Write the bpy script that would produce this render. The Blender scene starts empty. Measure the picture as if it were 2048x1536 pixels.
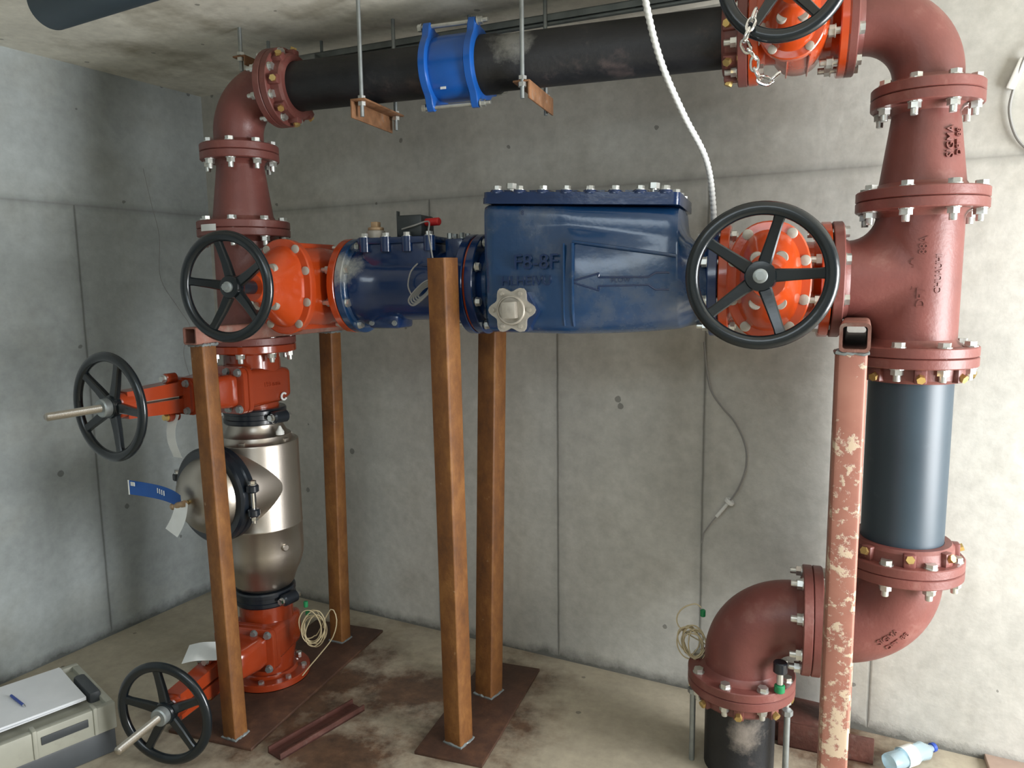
import bpy, bmesh, math, random
from mathutils import Vector as V, Matrix as Mx
random.seed(7)
PI = math.pi
sc = bpy.context.scene
COL = sc.collection

# ------------------------------------------------------------------ camera
CAM = V((0, 0, 1.6))
yaw, pitch, rollr = math.radians(19.0), math.radians(7.6), math.radians(0.75)
fw = V((-math.sin(yaw)*math.cos(pitch), math.cos(yaw)*math.cos(pitch), -math.sin(pitch)))
r0 = V((math.cos(yaw), math.sin(yaw), 0)); u0 = r0.cross(fw)
rr = r0*math.cos(rollr) - u0*math.sin(rollr)
uu = u0*math.cos(rollr) + r0*math.sin(rollr)
cd = bpy.data.cameras.new('camera'); cam = bpy.data.objects.new('camera', cd); COL.objects.link(cam)
cd.sensor_width = 36; cd.lens = 1500/2048*36; cd.clip_start = .02
m = Mx.Identity(4)
for i in range(3):
    m[i][0] = rr[i]; m[i][1] = uu[i]; m[i][2] = -fw[i]; m[i][3] = CAM[i]
cam.matrix_world = m
sc.camera = cam
# ------------------------------------------------------------------ light
sc.view_settings.view_transform = 'Standard'; sc.view_settings.look = 'None'
sc.view_settings.exposure = 0.22; sc.view_settings.gamma = 1.0
w = bpy.data.worlds.new('world'); sc.world = w; w.use_nodes = True
bg = w.node_tree.nodes['Background']; bg.inputs[0].default_value = (.75, .87, 1, 1); bg.inputs[1].default_value = 1.0

def area(name, loc, target, sx, sy, power, col, spread=180):
    d = bpy.data.lights.new(name, 'AREA'); d.shape = 'RECTANGLE'; d.size = sx; d.size_y = sy
    d.energy = power; d.color = col; d.spread = math.radians(spread)
    o = bpy.data.objects.new(name, d); COL.objects.link(o); o.location = loc
    o.rotation_euler = (V(target)-V(loc)).to_track_quat('-Z', 'Y').to_euler()
    return o
# daylight through the access opening in the right wall plus fill from an added, unseen ceiling hatch
area('doorway_daylight', (2.40, 1.50, 1.10), (-2.0, 2.10, 1.20), 1.4, 1.7, 158, (.98, .99, 1.0))
area('added_hatch_fill', (-0.55, -0.55, 2.62), (-1.0, 0.9, 0.0), 1.8, 1.1, 22, (.82, .93, 1.0))  # front fill from an invented hatch behind the viewer

# ------------------------------------------------------------------ materials
def new_mat(name):
    mt = bpy.data.materials.new(name); mt.use_nodes = True
    nt = mt.node_tree; b = nt.nodes['Principled BSDF']
    return mt, nt, b
def N(nt, t, **k):
    n = nt.nodes.new(t)
    for a, v in k.items():
        if a in ('operation', 'blend_type', 'data_type', 'noise_dimensions', 'feature', 'distance', 'wave_type', 'bands_direction'):
            setattr(n, a, v)
        else:
            n.inputs[a].default_value = v
    return n
def ramp(nt, stops):
    r = nt.nodes.new('ShaderNodeValToRGB'); e = r.color_ramp.elements
    while len(e) < len(stops): e.new(.5)
    for i, (p, c) in enumerate(stops):
        e[i].position = p; e[i].color = c if len(c) == 4 else (*c, 1)
    return r
def mixc(nt, fac, a, b, bt='MIX'):
    n = nt.nodes.new('ShaderNodeMix'); n.data_type = 'RGBA'; n.blend_type = bt
    for idx, v in ((0, fac), (6, a), (7, b)):
        if hasattr(v, 'is_linked') or hasattr(v, 'links'): nt.links.new(v, n.inputs[idx])
        elif idx == 0: n.inputs[0].default_value = v
        else: n.inputs[idx].default_value = (*v, 1) if len(v) == 3 else v
    return n.outputs[2]
def math_(nt, op, a, b=0.0, clamp=False):
    n = nt.nodes.new('ShaderNodeMath'); n.operation = op; n.use_clamp = clamp
    for i, v in enumerate((a, b)):
        if hasattr(v, 'links'): nt.links.new(v, n.inputs[i])
        else: n.inputs[i].default_value = v
    return n.outputs[0]
def noise(nt, vec, scale, detail=4, rough=.55):
    n = N(nt, 'ShaderNodeTexNoise', Scale=scale, Detail=detail, Roughness=rough)
    nt.links.new(vec, n.inputs['Vector']); return n.outputs['Fac']
def objco(nt):
    return nt.nodes.new('ShaderNodeTexCoord').outputs['Object']

def paint(name, col, rough=.4, metal=0, var=.25, vscale=9, bump=.0, bscale=60, coat=0, dirt=None, dirtcol=(.35, .33, .27), dirtscale=3.0, dirtlo=.56, dirthi=.7):
    mt, nt, b = new_mat(name); co = objco(nt)
    nz = noise(nt, co, vscale)
    dark = tuple(c*(1-var) for c in col); lite = tuple(min(1, c*(1+var*.7)) for c in col)
    r = ramp(nt, [(.3, dark), (.7, lite)]); nt.links.new(nz, r.inputs[0]); out = r.outputs[0]
    if dirt:
        n2 = noise(nt, co, dirtscale, 8, .65)
        r2 = ramp(nt, [(dirtlo, (0, 0, 0)), (dirthi, (dirt, dirt, dirt))]); nt.links.new(n2, r2.inputs[0])
        out = mixc(nt, r2.outputs[0], out, dirtcol)
        rr_ = math_(nt, 'MULTIPLY', r2.outputs[0], .5); rr_ = math_(nt, 'ADD', rr_, rough, True)
        nt.links.new(rr_, b.inputs['Roughness'])
    else:
        b.inputs['Roughness'].default_value = rough
    nt.links.new(out, b.inputs['Base Color'])
    b.inputs['Metallic'].default_value = metal; b.inputs['Coat Weight'].default_value = coat
    b.inputs['Coat Roughness'].default_value = .12
    if bump:
        bn = nt.nodes.new('ShaderNodeBump'); bn.inputs['Strength'].default_value = bump; bn.inputs['Distance'].default_value = .004
        nt.links.new(noise(nt, co, bscale, 3), bn.inputs['Height']); nt.links.new(bn.outputs[0], b.inputs['Normal'])
    return mt

M = {}
M['redbrown'] = paint('red_brown_epoxy', (.170, .054, .045), .42, var=.18, vscale=7, bump=.18, bscale=90, dirt=.25, dirtcol=(.36, .24, .2), dirtscale=7)
M['orange'] = paint('orange_epoxy', (.42, .050, .008), .22, var=.10, vscale=5, bump=.25, bscale=35, coat=.5)
M['osy_red'] = paint('signal_red_epoxy', (.27, .036, .010), .2, var=.08, vscale=5, bump=.25, bscale=30, coat=.5)
M['navy'] = paint('navy_epoxy', (.005, .024, .088), .2, var=.15, vscale=4, bump=.25, bscale=30, coat=.5)
M['navy_dusty'] = paint('dusty_navy_epoxy', (.008, .044, .125), .22, var=.15, vscale=4, bump=.35, bscale=24, coat=.5, dirt=.40, dirtcol=(.20, .20, .17), dirtscale=5.0, dirtlo=.50, dirthi=.74)
def add_patch(mt, c, r, col=(.34, .35, .32), ns=14):
    nt = mt.node_tree; b = nt.nodes['Principled BSDF']; g = nt.nodes.new('ShaderNodeNewGeometry')
    vs = nt.nodes.new('ShaderNodeVectorMath'); vs.operation = 'DISTANCE'; nt.links.new(g.outputs['Position'], vs.inputs[0]); vs.inputs[1].default_value = c
    d = math_(nt, 'DIVIDE', vs.outputs['Value'], r); n_ = noise(nt, g.outputs['Position'], ns, 8, .7)
    v = math_(nt, 'ADD', math_(nt, 'MULTIPLY', d, .5), math_(nt, 'MULTIPLY', n_, .9))
    rp = ramp(nt, [(.55, (.85, .85, .85)), (.86, (0, 0, 0))]); nt.links.new(v, rp.inputs[0])
    src = b.inputs['Base Color'].links[0].from_socket
    nt.links.new(mixc(nt, rp.outputs[0], src, col), b.inputs['Base Color'])
    return mt
add_patch(M['navy'], (-1.40, 2.29, 1.665), .085); add_patch(M['navy_dusty'], (-1.40, 2.29, 1.665), .085)
M['bright_blue'] = paint('bright_blue_epoxy', (.008, .10, .42), .3, var=.12, coat=.3)
M['black_coat'] = paint('black_pipe_coating', (.010, .011, .013), .5, var=.4, vscale=6, bump=.3, bscale=50, dirt=.30, dirtcol=(.22, .14, .12), dirtscale=6, dirtlo=.6, dirthi=.78)
add_patch(M['black_coat'], (-.80, 2.36, 2.37), .10, (.22, .22, .20)); add_patch(M['black_coat'], (-.03, 2.32, .17), .085, (.22, .19, .16))
M['pe'] = paint('black_polyethylene', (.030, .050, .068), .42, var=.15, vscale=4, dirt=.22, dirtcol=(.2, .25, .28), dirtscale=9, dirtlo=.62, dirthi=.8)
M['wheel_black'] = paint('black_gloss_enamel', (.004, .008, .011), .26, var=.2, coat=.25, bump=.08, bscale=80)
M['black_rubber'] = paint('black_enamel_clamp', (.008, .012, .018), .3, var=.2, coat=.3)
M['zinc'] = paint('zinc_plated_steel', (.62, .63, .60), .33, metal=.85, var=.12, vscale=30)
M['brass'] = paint('brass', (.72, .52, .20), .32, metal=.85, var=.15, vscale=30)
M['galv'] = paint('galvanized_steel', (.34, .37, .37), .45, metal=.7, var=.2, vscale=20)
M['galvdark'] = paint('weathered_galvanized_steel', (.24, .27, .27), .55, metal=.5, var=.25, vscale=12)
M['stainless'] = paint('brushed_stainless_steel', (.50, .455, .40), .36, metal=1, var=.10, vscale=6, bump=.05, bscale=120)
M['grey_plug'] = paint('bare_cast_metal', (.40, .37, .32), .5, metal=.35, var=.15, vscale=30, bump=.2)
M['tan_plug'] = paint('tan_plug', (.38, .26, .15), .5, metal=.2, var=.2, vscale=30)
M['white'] = paint('white_plastic', (.72, .73, .70), .45, var=.06)
M['paper'] = paint('white_paper', (.70, .72, .74), .8, var=.05)
M['tag'] = paint('worn_white_card', (.72, .74, .73), .8, var=.12)
M['cordgrey'] = paint('grey_cable_sheath', (.26, .26, .25), .5, var=.1)
M['cordwhite'] = paint('white_corrugated_conduit', (.70, .72, .70), .4, var=.05)
M['cream'] = paint('cream_cable_sheath', (.50, .42, .26), .5, var=.1)
M['green'] = paint('green_plastic', (.01, .20, .07), .4, var=.1)
M['bluepl'] = paint('blue_plastic', (.02, .06, .32), .35, var=.1)
M['tagblue'] = paint('blue_printed_card', (.012, .07, .26), .5, var=.15)
M['redhandle'] = paint('red_plastic_grip', (.50, .02, .02), .35, var=.1)
M['blackbox'] = paint('dark_grey_housing', (.025, .032, .035), .45, var=.2)
M['case'] = paint('beige_case_plastic', (.36, .36, .30), .5, var=.1, vscale=8, dirt=.25, dirtcol=(.18, .17, .14), dirtscale=14)
M['casedark'] = paint('dark_grey_case_plastic', (.055, .062, .068), .5, var=.15)
M['chrome'] = paint('chrome', (.75, .75, .75), .12, metal=1, var=.05)
M['beam_primer'] = paint('dirty_primer_beam', (.22, .10, .075), .6, var=.4, vscale=10, bump=.5, dirt=.6, dirtcol=(.30, .26, .22), dirtscale=12)
M['boardm'] = paint('pinkish_plywood', (.42, .31, .25), .7, var=.2, vscale=8)
M['brownsteel'] = paint('brown_rusty_channel', (.085, .030, .022), .5, var=.35, vscale=14, bump=.4, dirt=.3, dirtcol=(.2, .15, .12), dirtscale=20)
M['bracket_rust'] = paint('rusted_angle_steel', (.25, .12, .055), .65, var=.4, vscale=22, bump=.5, dirt=.5, dirtcol=(.30, .25, .2), dirtscale=26)

def rust(name, c1, c2, c3, streak):
    mt, nt, b = new_mat(name); co = objco(nt)
    mp = nt.nodes.new('ShaderNodeMapping'); mp.inputs['Scale'].default_value = (1, 1, .55); nt.links.new(co, mp.inputs[0])
    n1 = noise(nt, mp.outputs[0], 13, 9, .72)
    r = ramp(nt, [(.22, c1), (.5, c2), (.80, c3)]); nt.links.new(n1, r.inputs[0])
    n2 = noise(nt, co, 26, 6, .7); r2 = ramp(nt, [(.66, (0, 0, 0)), (.74, (.6, .6, .6))]); nt.links.new(n2, r2.inputs[0])
    out = mixc(nt, r2.outputs[0], r.outputs[0], streak)
    nt.links.new(out, b.inputs['Base Color']); b.inputs['Roughness'].default_value = .6
    bn = nt.nodes.new('ShaderNodeBump'); bn.inputs['Strength'].default_value = .4; bn.inputs['Distance'].default_value = .002
    nt.links.new(noise(nt, co, 110, 3), bn.inputs['Height']); nt.links.new(bn.outputs[0], b.inputs['Normal'])
    return mt
M['rust'] = rust('orange_brown_rust', (.055, .020, .007), (.165, .062, .013), (.30, .135, .034), (.42, .30, .18))
M['rust_plate'] = rust('wet_dark_rust', (.030, .014, .009), (.065, .030, .018), (.13, .06, .03), (.16, .09, .05))
def flaky():
    mt, nt, b = new_mat('primer_with_cream_splashes'); co = objco(nt)
    n1 = noise(nt, co, 8, 4); r = ramp(nt, [(.3, (.27, .105, .075)), (.7, (.36, .16, .115))]); nt.links.new(n1, r.inputs[0])
    n2 = math_(nt, 'ADD', math_(nt, 'MULTIPLY', noise(nt, co, 9, 5, .6), .45), math_(nt, 'MULTIPLY', noise(nt, co, 34, 8, .72), .55))
    sep = nt.nodes.new('ShaderNodeSeparateXYZ'); nt.links.new(co, sep.inputs[0])
    zf = math_(nt, 'MULTIPLY', sep.outputs[2], -.07)
    n3 = math_(nt, 'ADD', n2, zf)
    r2 = ramp(nt, [(.462, (0, 0, 0)), (.50, (.9, .9, .9))]); nt.links.new(n3, r2.inputs[0])
    out = mixc(nt, r2.outputs[0], r.outputs[0], (.56, .45, .32))
    nt.links.new(out, b.inputs['Base Color']); b.inputs['Roughness'].default_value = .5
    bn = nt.nodes.new('ShaderNodeBump'); bn.inputs['Strength'].default_value = .5; bn.inputs['Distance'].default_value = .003
    nt.links.new(r2.outputs[0], bn.inputs['Height']); nt.links.new(bn.outputs[0], b.inputs['Normal'])
    return mt
M['flaky'] = flaky()

def concrete(name, base, joints=None, zjoint=None, stain=(.25, .22, .17), sp=1.0, floorline=False, blot=.6):
    mt, nt, b = new_mat(name); co = objco(nt)
    sep = nt.nodes.new('ShaderNodeSeparateXYZ'); nt.links.new(co, sep.inputs[0])
    n1 = noise(nt, co, 1.3, 6, .6)
    lo = tuple(c*.74 for c in base); hi = tuple(min(1, c*1.16) for c in base)
    r = ramp(nt, [(.3, lo), (.68, hi)]); nt.links.new(n1, r.inputs[0]); out = r.outputs[0]
    # warm blotches
    n2 = noise(nt, co, 2.7, 5, .6); r2 = ramp(nt, [(.5, (0, 0, 0)), (.72, (blot, blot, blot))]); nt.links.new(n2, r2.inputs[0])
    out = mixc(nt, r2.outputs[0], out, stain)
    # fine mottling
    n3 = noise(nt, co, 22, 6, .65); r3 = ramp(nt, [(.3, (.86, .86, .86)), (.7, (1.08, 1.08, 1.08))]); nt.links.new(n3, r3.inputs[0])
    out = mixc(nt, 1.0, out, r3.outputs[0], 'MULTIPLY')
    # bug holes and dark specks
    vo = N(nt, 'ShaderNodeTexVoronoi', Scale=8.0); nt.links.new(co, vo.inputs['Vector'])
    nd = math_(nt, 'MULTIPLY', math_(nt, 'SUBTRACT', noise(nt, co, 26, 4), .5), .16)
    dd = math_(nt, 'ADD', vo.outputs['Distance'], nd)
    wn = nt.nodes.new('ShaderNodeSeparateXYZ'); nt.links.new(vo.outputs['Color'], wn.inputs[0])
    thr = math_(nt, 'MULTIPLY', wn.outputs[0], .085*sp)
    hole = math_(nt, 'LESS_THAN', math_(nt, 'SUBTRACT', dd, thr), .035)
    gate = math_(nt, 'GREATER_THAN', wn.outputs[1], .45); hole = math_(nt, 'MULTIPLY', hole, gate)
    hole = math_(nt, 'MULTIPLY', hole, .55)
    out = mixc(nt, hole, out, (.05, .052, .045))
    dark = None
    if joints:
        off, sp_, xmin = joints
        x = math_(nt, 'ADD', sep.outputs[0], -off + sp_*20)
        wob = math_(nt, 'MULTIPLY', noise(nt, co, 12, 3), .004)
        x = math_(nt, 'ADD', x, wob)
        md = math_(nt, 'MODULO', x, sp_)
        d = math_(nt, 'MINIMUM', md, math_(nt, 'SUBTRACT', sp_, md))
        ln = ramp(nt, [(.0, (.9, .9, .9)), (.0025, (.6, .6, .6)), (.008, (.18, .18, .18)), (.04, (0, 0, 0))]); nt.links.new(d, ln.inputs[0])
        below = math_(nt, 'MULTIPLY', math_(nt, 'LESS_THAN', sep.outputs[2], zjoint), math_(nt, 'GREATER_THAN', sep.outputs[0], xmin))
        dark = math_(nt, 'MULTIPLY', ln.outputs[0], below)
        dz = math_(nt, 'ABSOLUTE', math_(nt, 'SUBTRACT', sep.outputs[2], zjoint))
        lz = ramp(nt, [(.0, (.5, .5, .5)), (.006, (.3, .3, .3)), (.03, (0, 0, 0))]); nt.links.new(dz, lz.inputs[0])
        dark = math_(nt, 'MAXIMUM', dark, lz.outputs[0])
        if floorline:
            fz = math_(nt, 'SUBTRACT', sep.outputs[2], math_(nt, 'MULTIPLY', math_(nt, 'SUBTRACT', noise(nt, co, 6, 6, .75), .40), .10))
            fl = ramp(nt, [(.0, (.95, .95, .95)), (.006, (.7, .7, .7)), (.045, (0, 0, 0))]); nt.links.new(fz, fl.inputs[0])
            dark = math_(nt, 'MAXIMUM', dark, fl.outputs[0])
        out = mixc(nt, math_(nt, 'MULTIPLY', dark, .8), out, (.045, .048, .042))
    nt.links.new(out, b.inputs['Base Color']); b.inputs['Roughness'].default_value = .8
    bn = nt.nodes.new('ShaderNodeBump'); bn.inputs['Strength'].default_value = .35; bn.inputs['Distance'].default_value = .006
    hh = math_(nt, 'SUBTRACT', noise(nt, co, 14, 6, .6), math_(nt, 'MULTIPLY', hole, 1.0))
    if dark is not None: hh = math_(nt, 'SUBTRACT', hh, dark)
    nt.links.new(hh, bn.inputs['Height']); nt.links.new(bn.outputs[0], b.inputs['Normal'])
    return mt, nt, b, out, co, sep
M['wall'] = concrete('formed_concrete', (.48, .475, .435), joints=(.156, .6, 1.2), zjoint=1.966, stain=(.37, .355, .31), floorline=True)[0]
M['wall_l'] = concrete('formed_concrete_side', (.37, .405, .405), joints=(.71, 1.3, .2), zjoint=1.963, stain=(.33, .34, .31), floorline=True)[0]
M['ceil'] = concrete('ceiling_concrete', (.76, .74, .65), stain=(.24, .21, .14), sp=.7, blot=.8)[0]
def floor_mat():
    mt, nt, b, out, co, sep = concrete('wet_stained_floor', (.43, .38, .285), stain=(.32, .27, .19), sp=.5)
    # rust stains: shapes lying around the steel plates
    mask = None
    for (cx, cy, sx, sy) in ((-1.75, 2.35, .55, .75), (-1.35, 2.05, .45, .30), (-.98, 2.5, .32, .62), (-1.3, 2.5, .5, .3), (.25, 2.65, .35, .28)):
        ax = math_(nt, 'DIVIDE', math_(nt, 'SUBTRACT', sep.outputs[0], cx), sx)
        ay = math_(nt, 'DIVIDE', math_(nt, 'SUBTRACT', sep.outputs[1], cy), sy)
        d = math_(nt, 'SQRT', math_(nt, 'ADD', math_(nt, 'MULTIPLY', ax, ax), math_(nt, 'MULTIPLY', ay, ay)))
        mask = d if mask is None else math_(nt, 'MINIMUM', mask, d)
    nz = noise(nt, co, 6, 8, .68)
    v = math_(nt, 'ADD', mask, math_(nt, 'MULTIPLY', nz, 1.7))
    r = ramp(nt, [(.0, (1, 1, 1)), (.62, (.95, .95, .95)), (.80, (.35, .35, .35)), (.98, (0, 0, 0))])
    nt.links.new(math_(nt, 'MULTIPLY', v, .52), r.inputs[0])
    c2 = ramp(nt, [(.35, (.045, .022, .013)), (.6, (.11, .055, .03)), (.8, (.2, .12, .07))]); nt.links.new(noise(nt, co, 11, 6, .7), c2.inputs[0])
    out2 = mixc(nt, r.outputs[0], out, c2.outputs[0])
    nt.links.new(out2, b.inputs['Base Color'])
    rg = math_(nt, 'SUBTRACT', .72, math_(nt, 'MULTIPLY', r.outputs[0], .28)); nt.links.new(rg, b.inputs['Roughness'])
    return mt
M['floor'] = floor_mat()
def bottle_mat():
    mt, nt, b = new_mat('blue_tinted_clear_plastic'); b.inputs['Base Color'].default_value = (.70, .88, .96, 1)
    b.inputs['Roughness'].default_value = .22; b.inputs['Transmission Weight'].default_value = .7; b.inputs['IOR'].default_value = 1.3
    return mt
M['bottle'] = bottle_mat()

# ------------------------------------------------------------------ mesh helpers
def frame(o, z, xh=None):
    """matrix with local +Z along z, origin o, local X near xh"""
    z = V(z).normalized(); xh = V(xh) if xh is not None else (V((1, 0, 0)) if abs(z.x) < .9 else V((0, 1, 0)))
    x = (xh - z*xh.dot(z)).normalized(); y = z.cross(x)
    mm = Mx.Identity(4)
    for i in range(3): mm[i][0] = x[i]; mm[i][1] = y[i]; mm[i][2] = z[i]; mm[i][3] = o[i]
    return mm
ID = Mx.Identity(4)
def loft(bm, rings, cap0=True, cap1=True, closed=True):
    vs = [[bm.verts.new(p) for p in ring] for ring in rings]
    for a, b_ in zip(vs, vs[1:]):
        n = len(a); rng = range(n) if closed else range(n-1)
        for i in rng:
            j = (i+1) % n
            try: bm.faces.new((a[i], a[j], b_[j], b_[i]))
            except ValueError: pass
    if cap0: bm.faces.new(list(reversed(vs[0])))
    if cap1: bm.faces.new(vs[-1])
    return vs
def lathe(bm, Mt, prof, seg=48, cap0=True, cap1=True):
    rings = [[Mt @ V((r*math.cos(2*PI*i/seg), r*math.sin(2*PI*i/seg), h)) for i in range(seg)] for r, h in prof]
    loft(bm, rings, cap0, cap1)
def cyl(bm, a, b, r, seg=24, r2=None):
    a, b = V(a), V(b); L = (b-a).length
    lathe(bm, frame(a, b-a), [(r, 0), (r if r2 is None else r2, L)], seg)
def rcyl(bm, a, b, r, c=.003, seg=32):
    a, b = V(a), V(b); L = (b-a).length
    lathe(bm, frame(a, b-a), [(r-c, 0), (r, c), (r, L-c), (r-c, L)], seg)
def box(bm, lo, hi, Mt=ID, bev=0):
    t = bmesh.new()
    r_ = bmesh.ops.create_cube(t, size=1)
    for v in t.verts:
        v.co = V([(lo[i]+hi[i])/2 + v.co[i]*(hi[i]-lo[i]) for i in range(3)])
    if bev: bmesh.ops.bevel(t, geom=list(t.edges), offset=bev, segments=2, affect='EDGES', profile=.5)
    t.verts.ensure_lookup_table()
    mp = {v: bm.verts.new(Mt @ v.co) for v in t.verts}
    for f in t.faces: bm.faces.new([mp[v] for v in f.verts])
    t.free()
def catmull(pts, n=8, closed=False):
    P = [V(p) for p in pts]; out = []
    m_ = len(P)
    for i in range(m_ if closed else m_-1):
        if closed: a, b_, c, d = P[(i-1) % m_], P[i], P[(i+1) % m_], P[(i+2) % m_]
        else: a, b_, c, d = P[max(i-1, 0)], P[i], P[i+1], P[min(i+2, m_-1)]
        for k in range(n):
            t = k/n
            out.append(.5*((2*b_)+(c-a)*t+(2*a-5*b_+4*c-d)*t*t+(3*b_-a-3*c+d)*t**3))
    if not closed: out.append(P[-1])
    return out
def tube(bm, path, r, seg=10, closed=False, ry=None):
    """r: number or function(i)"""
    P = [V(p) for p in path]; n = len(P)
    T = []
    for i in range(n):
        a = P[(i-1) % n] if (closed or i > 0) else P[i]; b_ = P[(i+1) % n] if (closed or i < n-1) else P[i]
        T.append((b_-a).normalized())
    nrm = T[0].orthogonal().normalized(); rings = []
    for i in range(n):
        nrm = (nrm - T[i]*nrm.dot(T[i])).normalized(); bn = T[i].cross(nrm)
        ra = r(i) if callable(r) else r
        rings.append([P[i]+nrm*ra*math.cos(2*PI*k/seg)+bn*ra*math.sin(2*PI*k/seg) for k in range(seg)])
    if closed: rings.append([v.copy() for v in rings[0]]); loft(bm, rings, False, False)
    else: loft(bm, rings)
    if closed: bmesh.ops.remove_doubles(bm, verts=bm.verts, dist=1e-6)
def prism(bm, poly, h0, h1, Mt=ID):
    loft(bm, [[Mt @ V((x, y, h0)) for x, y in poly], [Mt @ V((x, y, h1)) for x, y in poly]])
def hexa(r, rot=0): return [(r*math.cos(rot+i*PI/3), r*math.sin(rot+i*PI/3)) for i in range(6)]

# ------------------------------------------------------------------ object helpers
def thing(name, label, cat, loc=(0, 0, 0), group=None):
    o = bpy.data.objects.new(name, None); COL.objects.link(o); o.location = loc; o.empty_display_size = .05
    o['label'] = label; o['category'] = cat
    if group: o['group'] = group
    return o
def wloc(o):
    p = V((0, 0, 0))
    while o is not None: p += V(o.location); o = o.parent
    return p
def obj(name, bm, mat, parent=None, angle=38, label=None, smooth=True):
    if parent is not None: bmesh.ops.translate(bm, verts=bm.verts, vec=-wloc(parent))
    bmesh.ops.recalc_face_normals(bm, faces=bm.faces)
    me = bpy.data.meshes.new(name); bm.to_mesh(me); bm.free()
    if smooth:
        for p in me.polygons: p.use_smooth = True
        me.set_sharp_from_angle(angle=math.radians(angle))
    me.materials.append(M[mat] if isinstance(mat, str) else mat)
    o = bpy.data.objects.new(name, me); COL.objects.link(o); o.parent = parent
    if label: o['label'] = label
    return o
def single(name, bm, mat, label, cat, group=None, angle=38):
    # origin at the object's lowest centre
    c = V((0, 0, 0)); zs = min(v.co.z for v in bm.verts)
    for v in bm.verts: c += v.co
    c /= len(bm.verts); c.z = zs
    bmesh.ops.translate(bm, verts=bm.verts, vec=-c)
    o = obj(name, bm, mat, None, angle); o.location = c
    o['label'] = label; o['category'] = cat
    if group: o['group'] = group
    return o
def tagp(o, label, cat, group=None):
    o['label'] = label; o['category'] = cat
    if group: o['group'] = group
B = bmesh.new
_bolts = {}
def bolt_mesh(L, r=.016, mat='zinc', tail=.022):
    k = (round(L, 4), r, mat, tail)
    if k not in _bolts:
        bm = B()
        prism(bm, hexa(r), L/2+.003, L/2+.015)
        lathe(bm, ID, [(r*1.15, L/2), (r*1.15, L/2+.003)], 20)
        lathe(bm, ID, [(r*.56, -L/2-tail-.014), (r*.6, -L/2-tail-.011), (r*.6, L/2)], 14)
        prism(bm, hexa(r, .3), -L/2-.018, -L/2-.003)
        lathe(bm, ID, [(r*1.15, -L/2-.003), (r*1.15, -L/2)], 20)
        me = bpy.data.meshes.new('bolt'); bmesh.ops.recalc_face_normals(bm, faces=bm.faces); bm.to_mesh(me); bm.free()
        me.materials.append(M[mat]); _bolts[k] = me
    return _bolts[k]
def put(me, name, parent, Mt):
    o = bpy.data.objects.new(name, me); COL.objects.link(o); o.parent = parent
    o.matrix_local = Mx.Translation(-wloc(parent)) @ Mt
    return o
def bolts(parent, c, n, R, L, num=8, ph=None, xh=None, r=.016, mat='zinc', name='bolt', tail=.022):
    F = frame(c, n, xh); me = bolt_mesh(L, r, mat, tail)
    if ph is None: ph = PI/num
    for i in range(num):
        a = ph+2*PI*i/num
        put(me, name, parent, F @ Mx.Translation((R*math.cos(a), R*math.sin(a), 0)) @ Mx.Rotation(random.random()*1.0, 4, 'Z'))
def head(parent, c, n, r=.013, h=.010, mat='zinc', name='bolt'):
    k = ('head', r, h, mat)
    if k not in _bolts:
        bm = B(); lathe(bm, ID, [(r*1.2, 0), (r*1.2, .003)], 18); prism(bm, hexa(r), .003, .003+h)
        me = bpy.data.meshes.new('bolt'); bmesh.ops.recalc_face_normals(bm, faces=bm.faces); bm.to_mesh(me); bm.free(); me.materials.append(M[mat]); _bolts[k] = me
    return put(_bolts[k], name, parent, frame(c, n) @ Mx.Rotation(random.random(), 4, 'Z'))
def flange(parent, c, n, R, t, neck, mat, name='flange', fil=.018):
    """c centre of the sealing face, n points from the face into the fitting"""
    bm = B()
    lathe(bm, frame(c, n), [(R*.62, 0.0006), (R-.003, 0.0006), (R, .003), (R, t-.003), (R-.003, t), (neck+fil, t), (neck+fil*.4, t+fil*.35), (neck, t+fil)], 64)
    return obj(name, bm, mat, parent, 30)
def text_mesh(s, size, ext):
    cu = bpy.data.curves.new('t', 'FONT'); cu.body = s; cu.size = size; cu.extrude = ext; cu.align_x = 'CENTER'; cu.align_y = 'CENTER'; cu.resolution_u = 3
    to = bpy.data.objects.new('t', cu)
    me = bpy.data.meshes.new_from_object(to); bm = B(); bm.from_mesh(me)
    bpy.data.objects.remove(to); bpy.data.meshes.remove(me); bpy.data.curves.remove(cu)
    bmesh.ops.triangulate(bm, faces=bm.faces)
    return bm
def text_on(parent, s, size, ext, fn, mat, name='raised_lettering'):
    bm = text_mesh(s, size, ext)
    for v in bm.verts: v.co = fn(v.co.x, v.co.y, v.co.z)
    return obj(name, bm, mat, parent, 30, smooth=False)

# ------------------------------------------------------------------ constants of the pipework
Y0 = 2.44; XR = .395; XL = -1.918; ZA = 1.6; ZT = 2.320
R200, R150 = .17, .1425
FT = .029
# ------------------------------------------------------------------ the room
def struct(name, bm, mat, loc=(0, 0, 0), rz=0):
    o = obj(name, bm, mat, None, smooth=False); o.location = loc; o.rotation_euler.z = rz; o['kind'] = 'structure'; return o
ZC = 2.555
bm = B(); box(bm, (-3.6, -1.6, -.12), (3.2, 3.8, 0)); struct('floor', bm, 'floor')
bm = B()   # ceiling slab around the added hatch that lets in the fill light
for lo, hi in (((-3.6, .05, 0), (3.2, 3.8, .15)), ((-3.6, -1.6, 0), (3.2, -1.15, .15)), ((-3.6, -1.15, 0), (-1.50, .05, .15)), ((.40, -1.15, 0), (3.2, .05, .15))):
    box(bm, lo, hi)
struct('ceiling', bm, 'ceil', (0, 0, ZC))
CX, CY = -2.748, 3.223
bm = B(); box(bm, (-.2, 0, 0), (5.8, .2, ZC)); wb = struct('wall_back', bm, 'wall', (CX, CY, 0), math.radians(-8.5))
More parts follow.
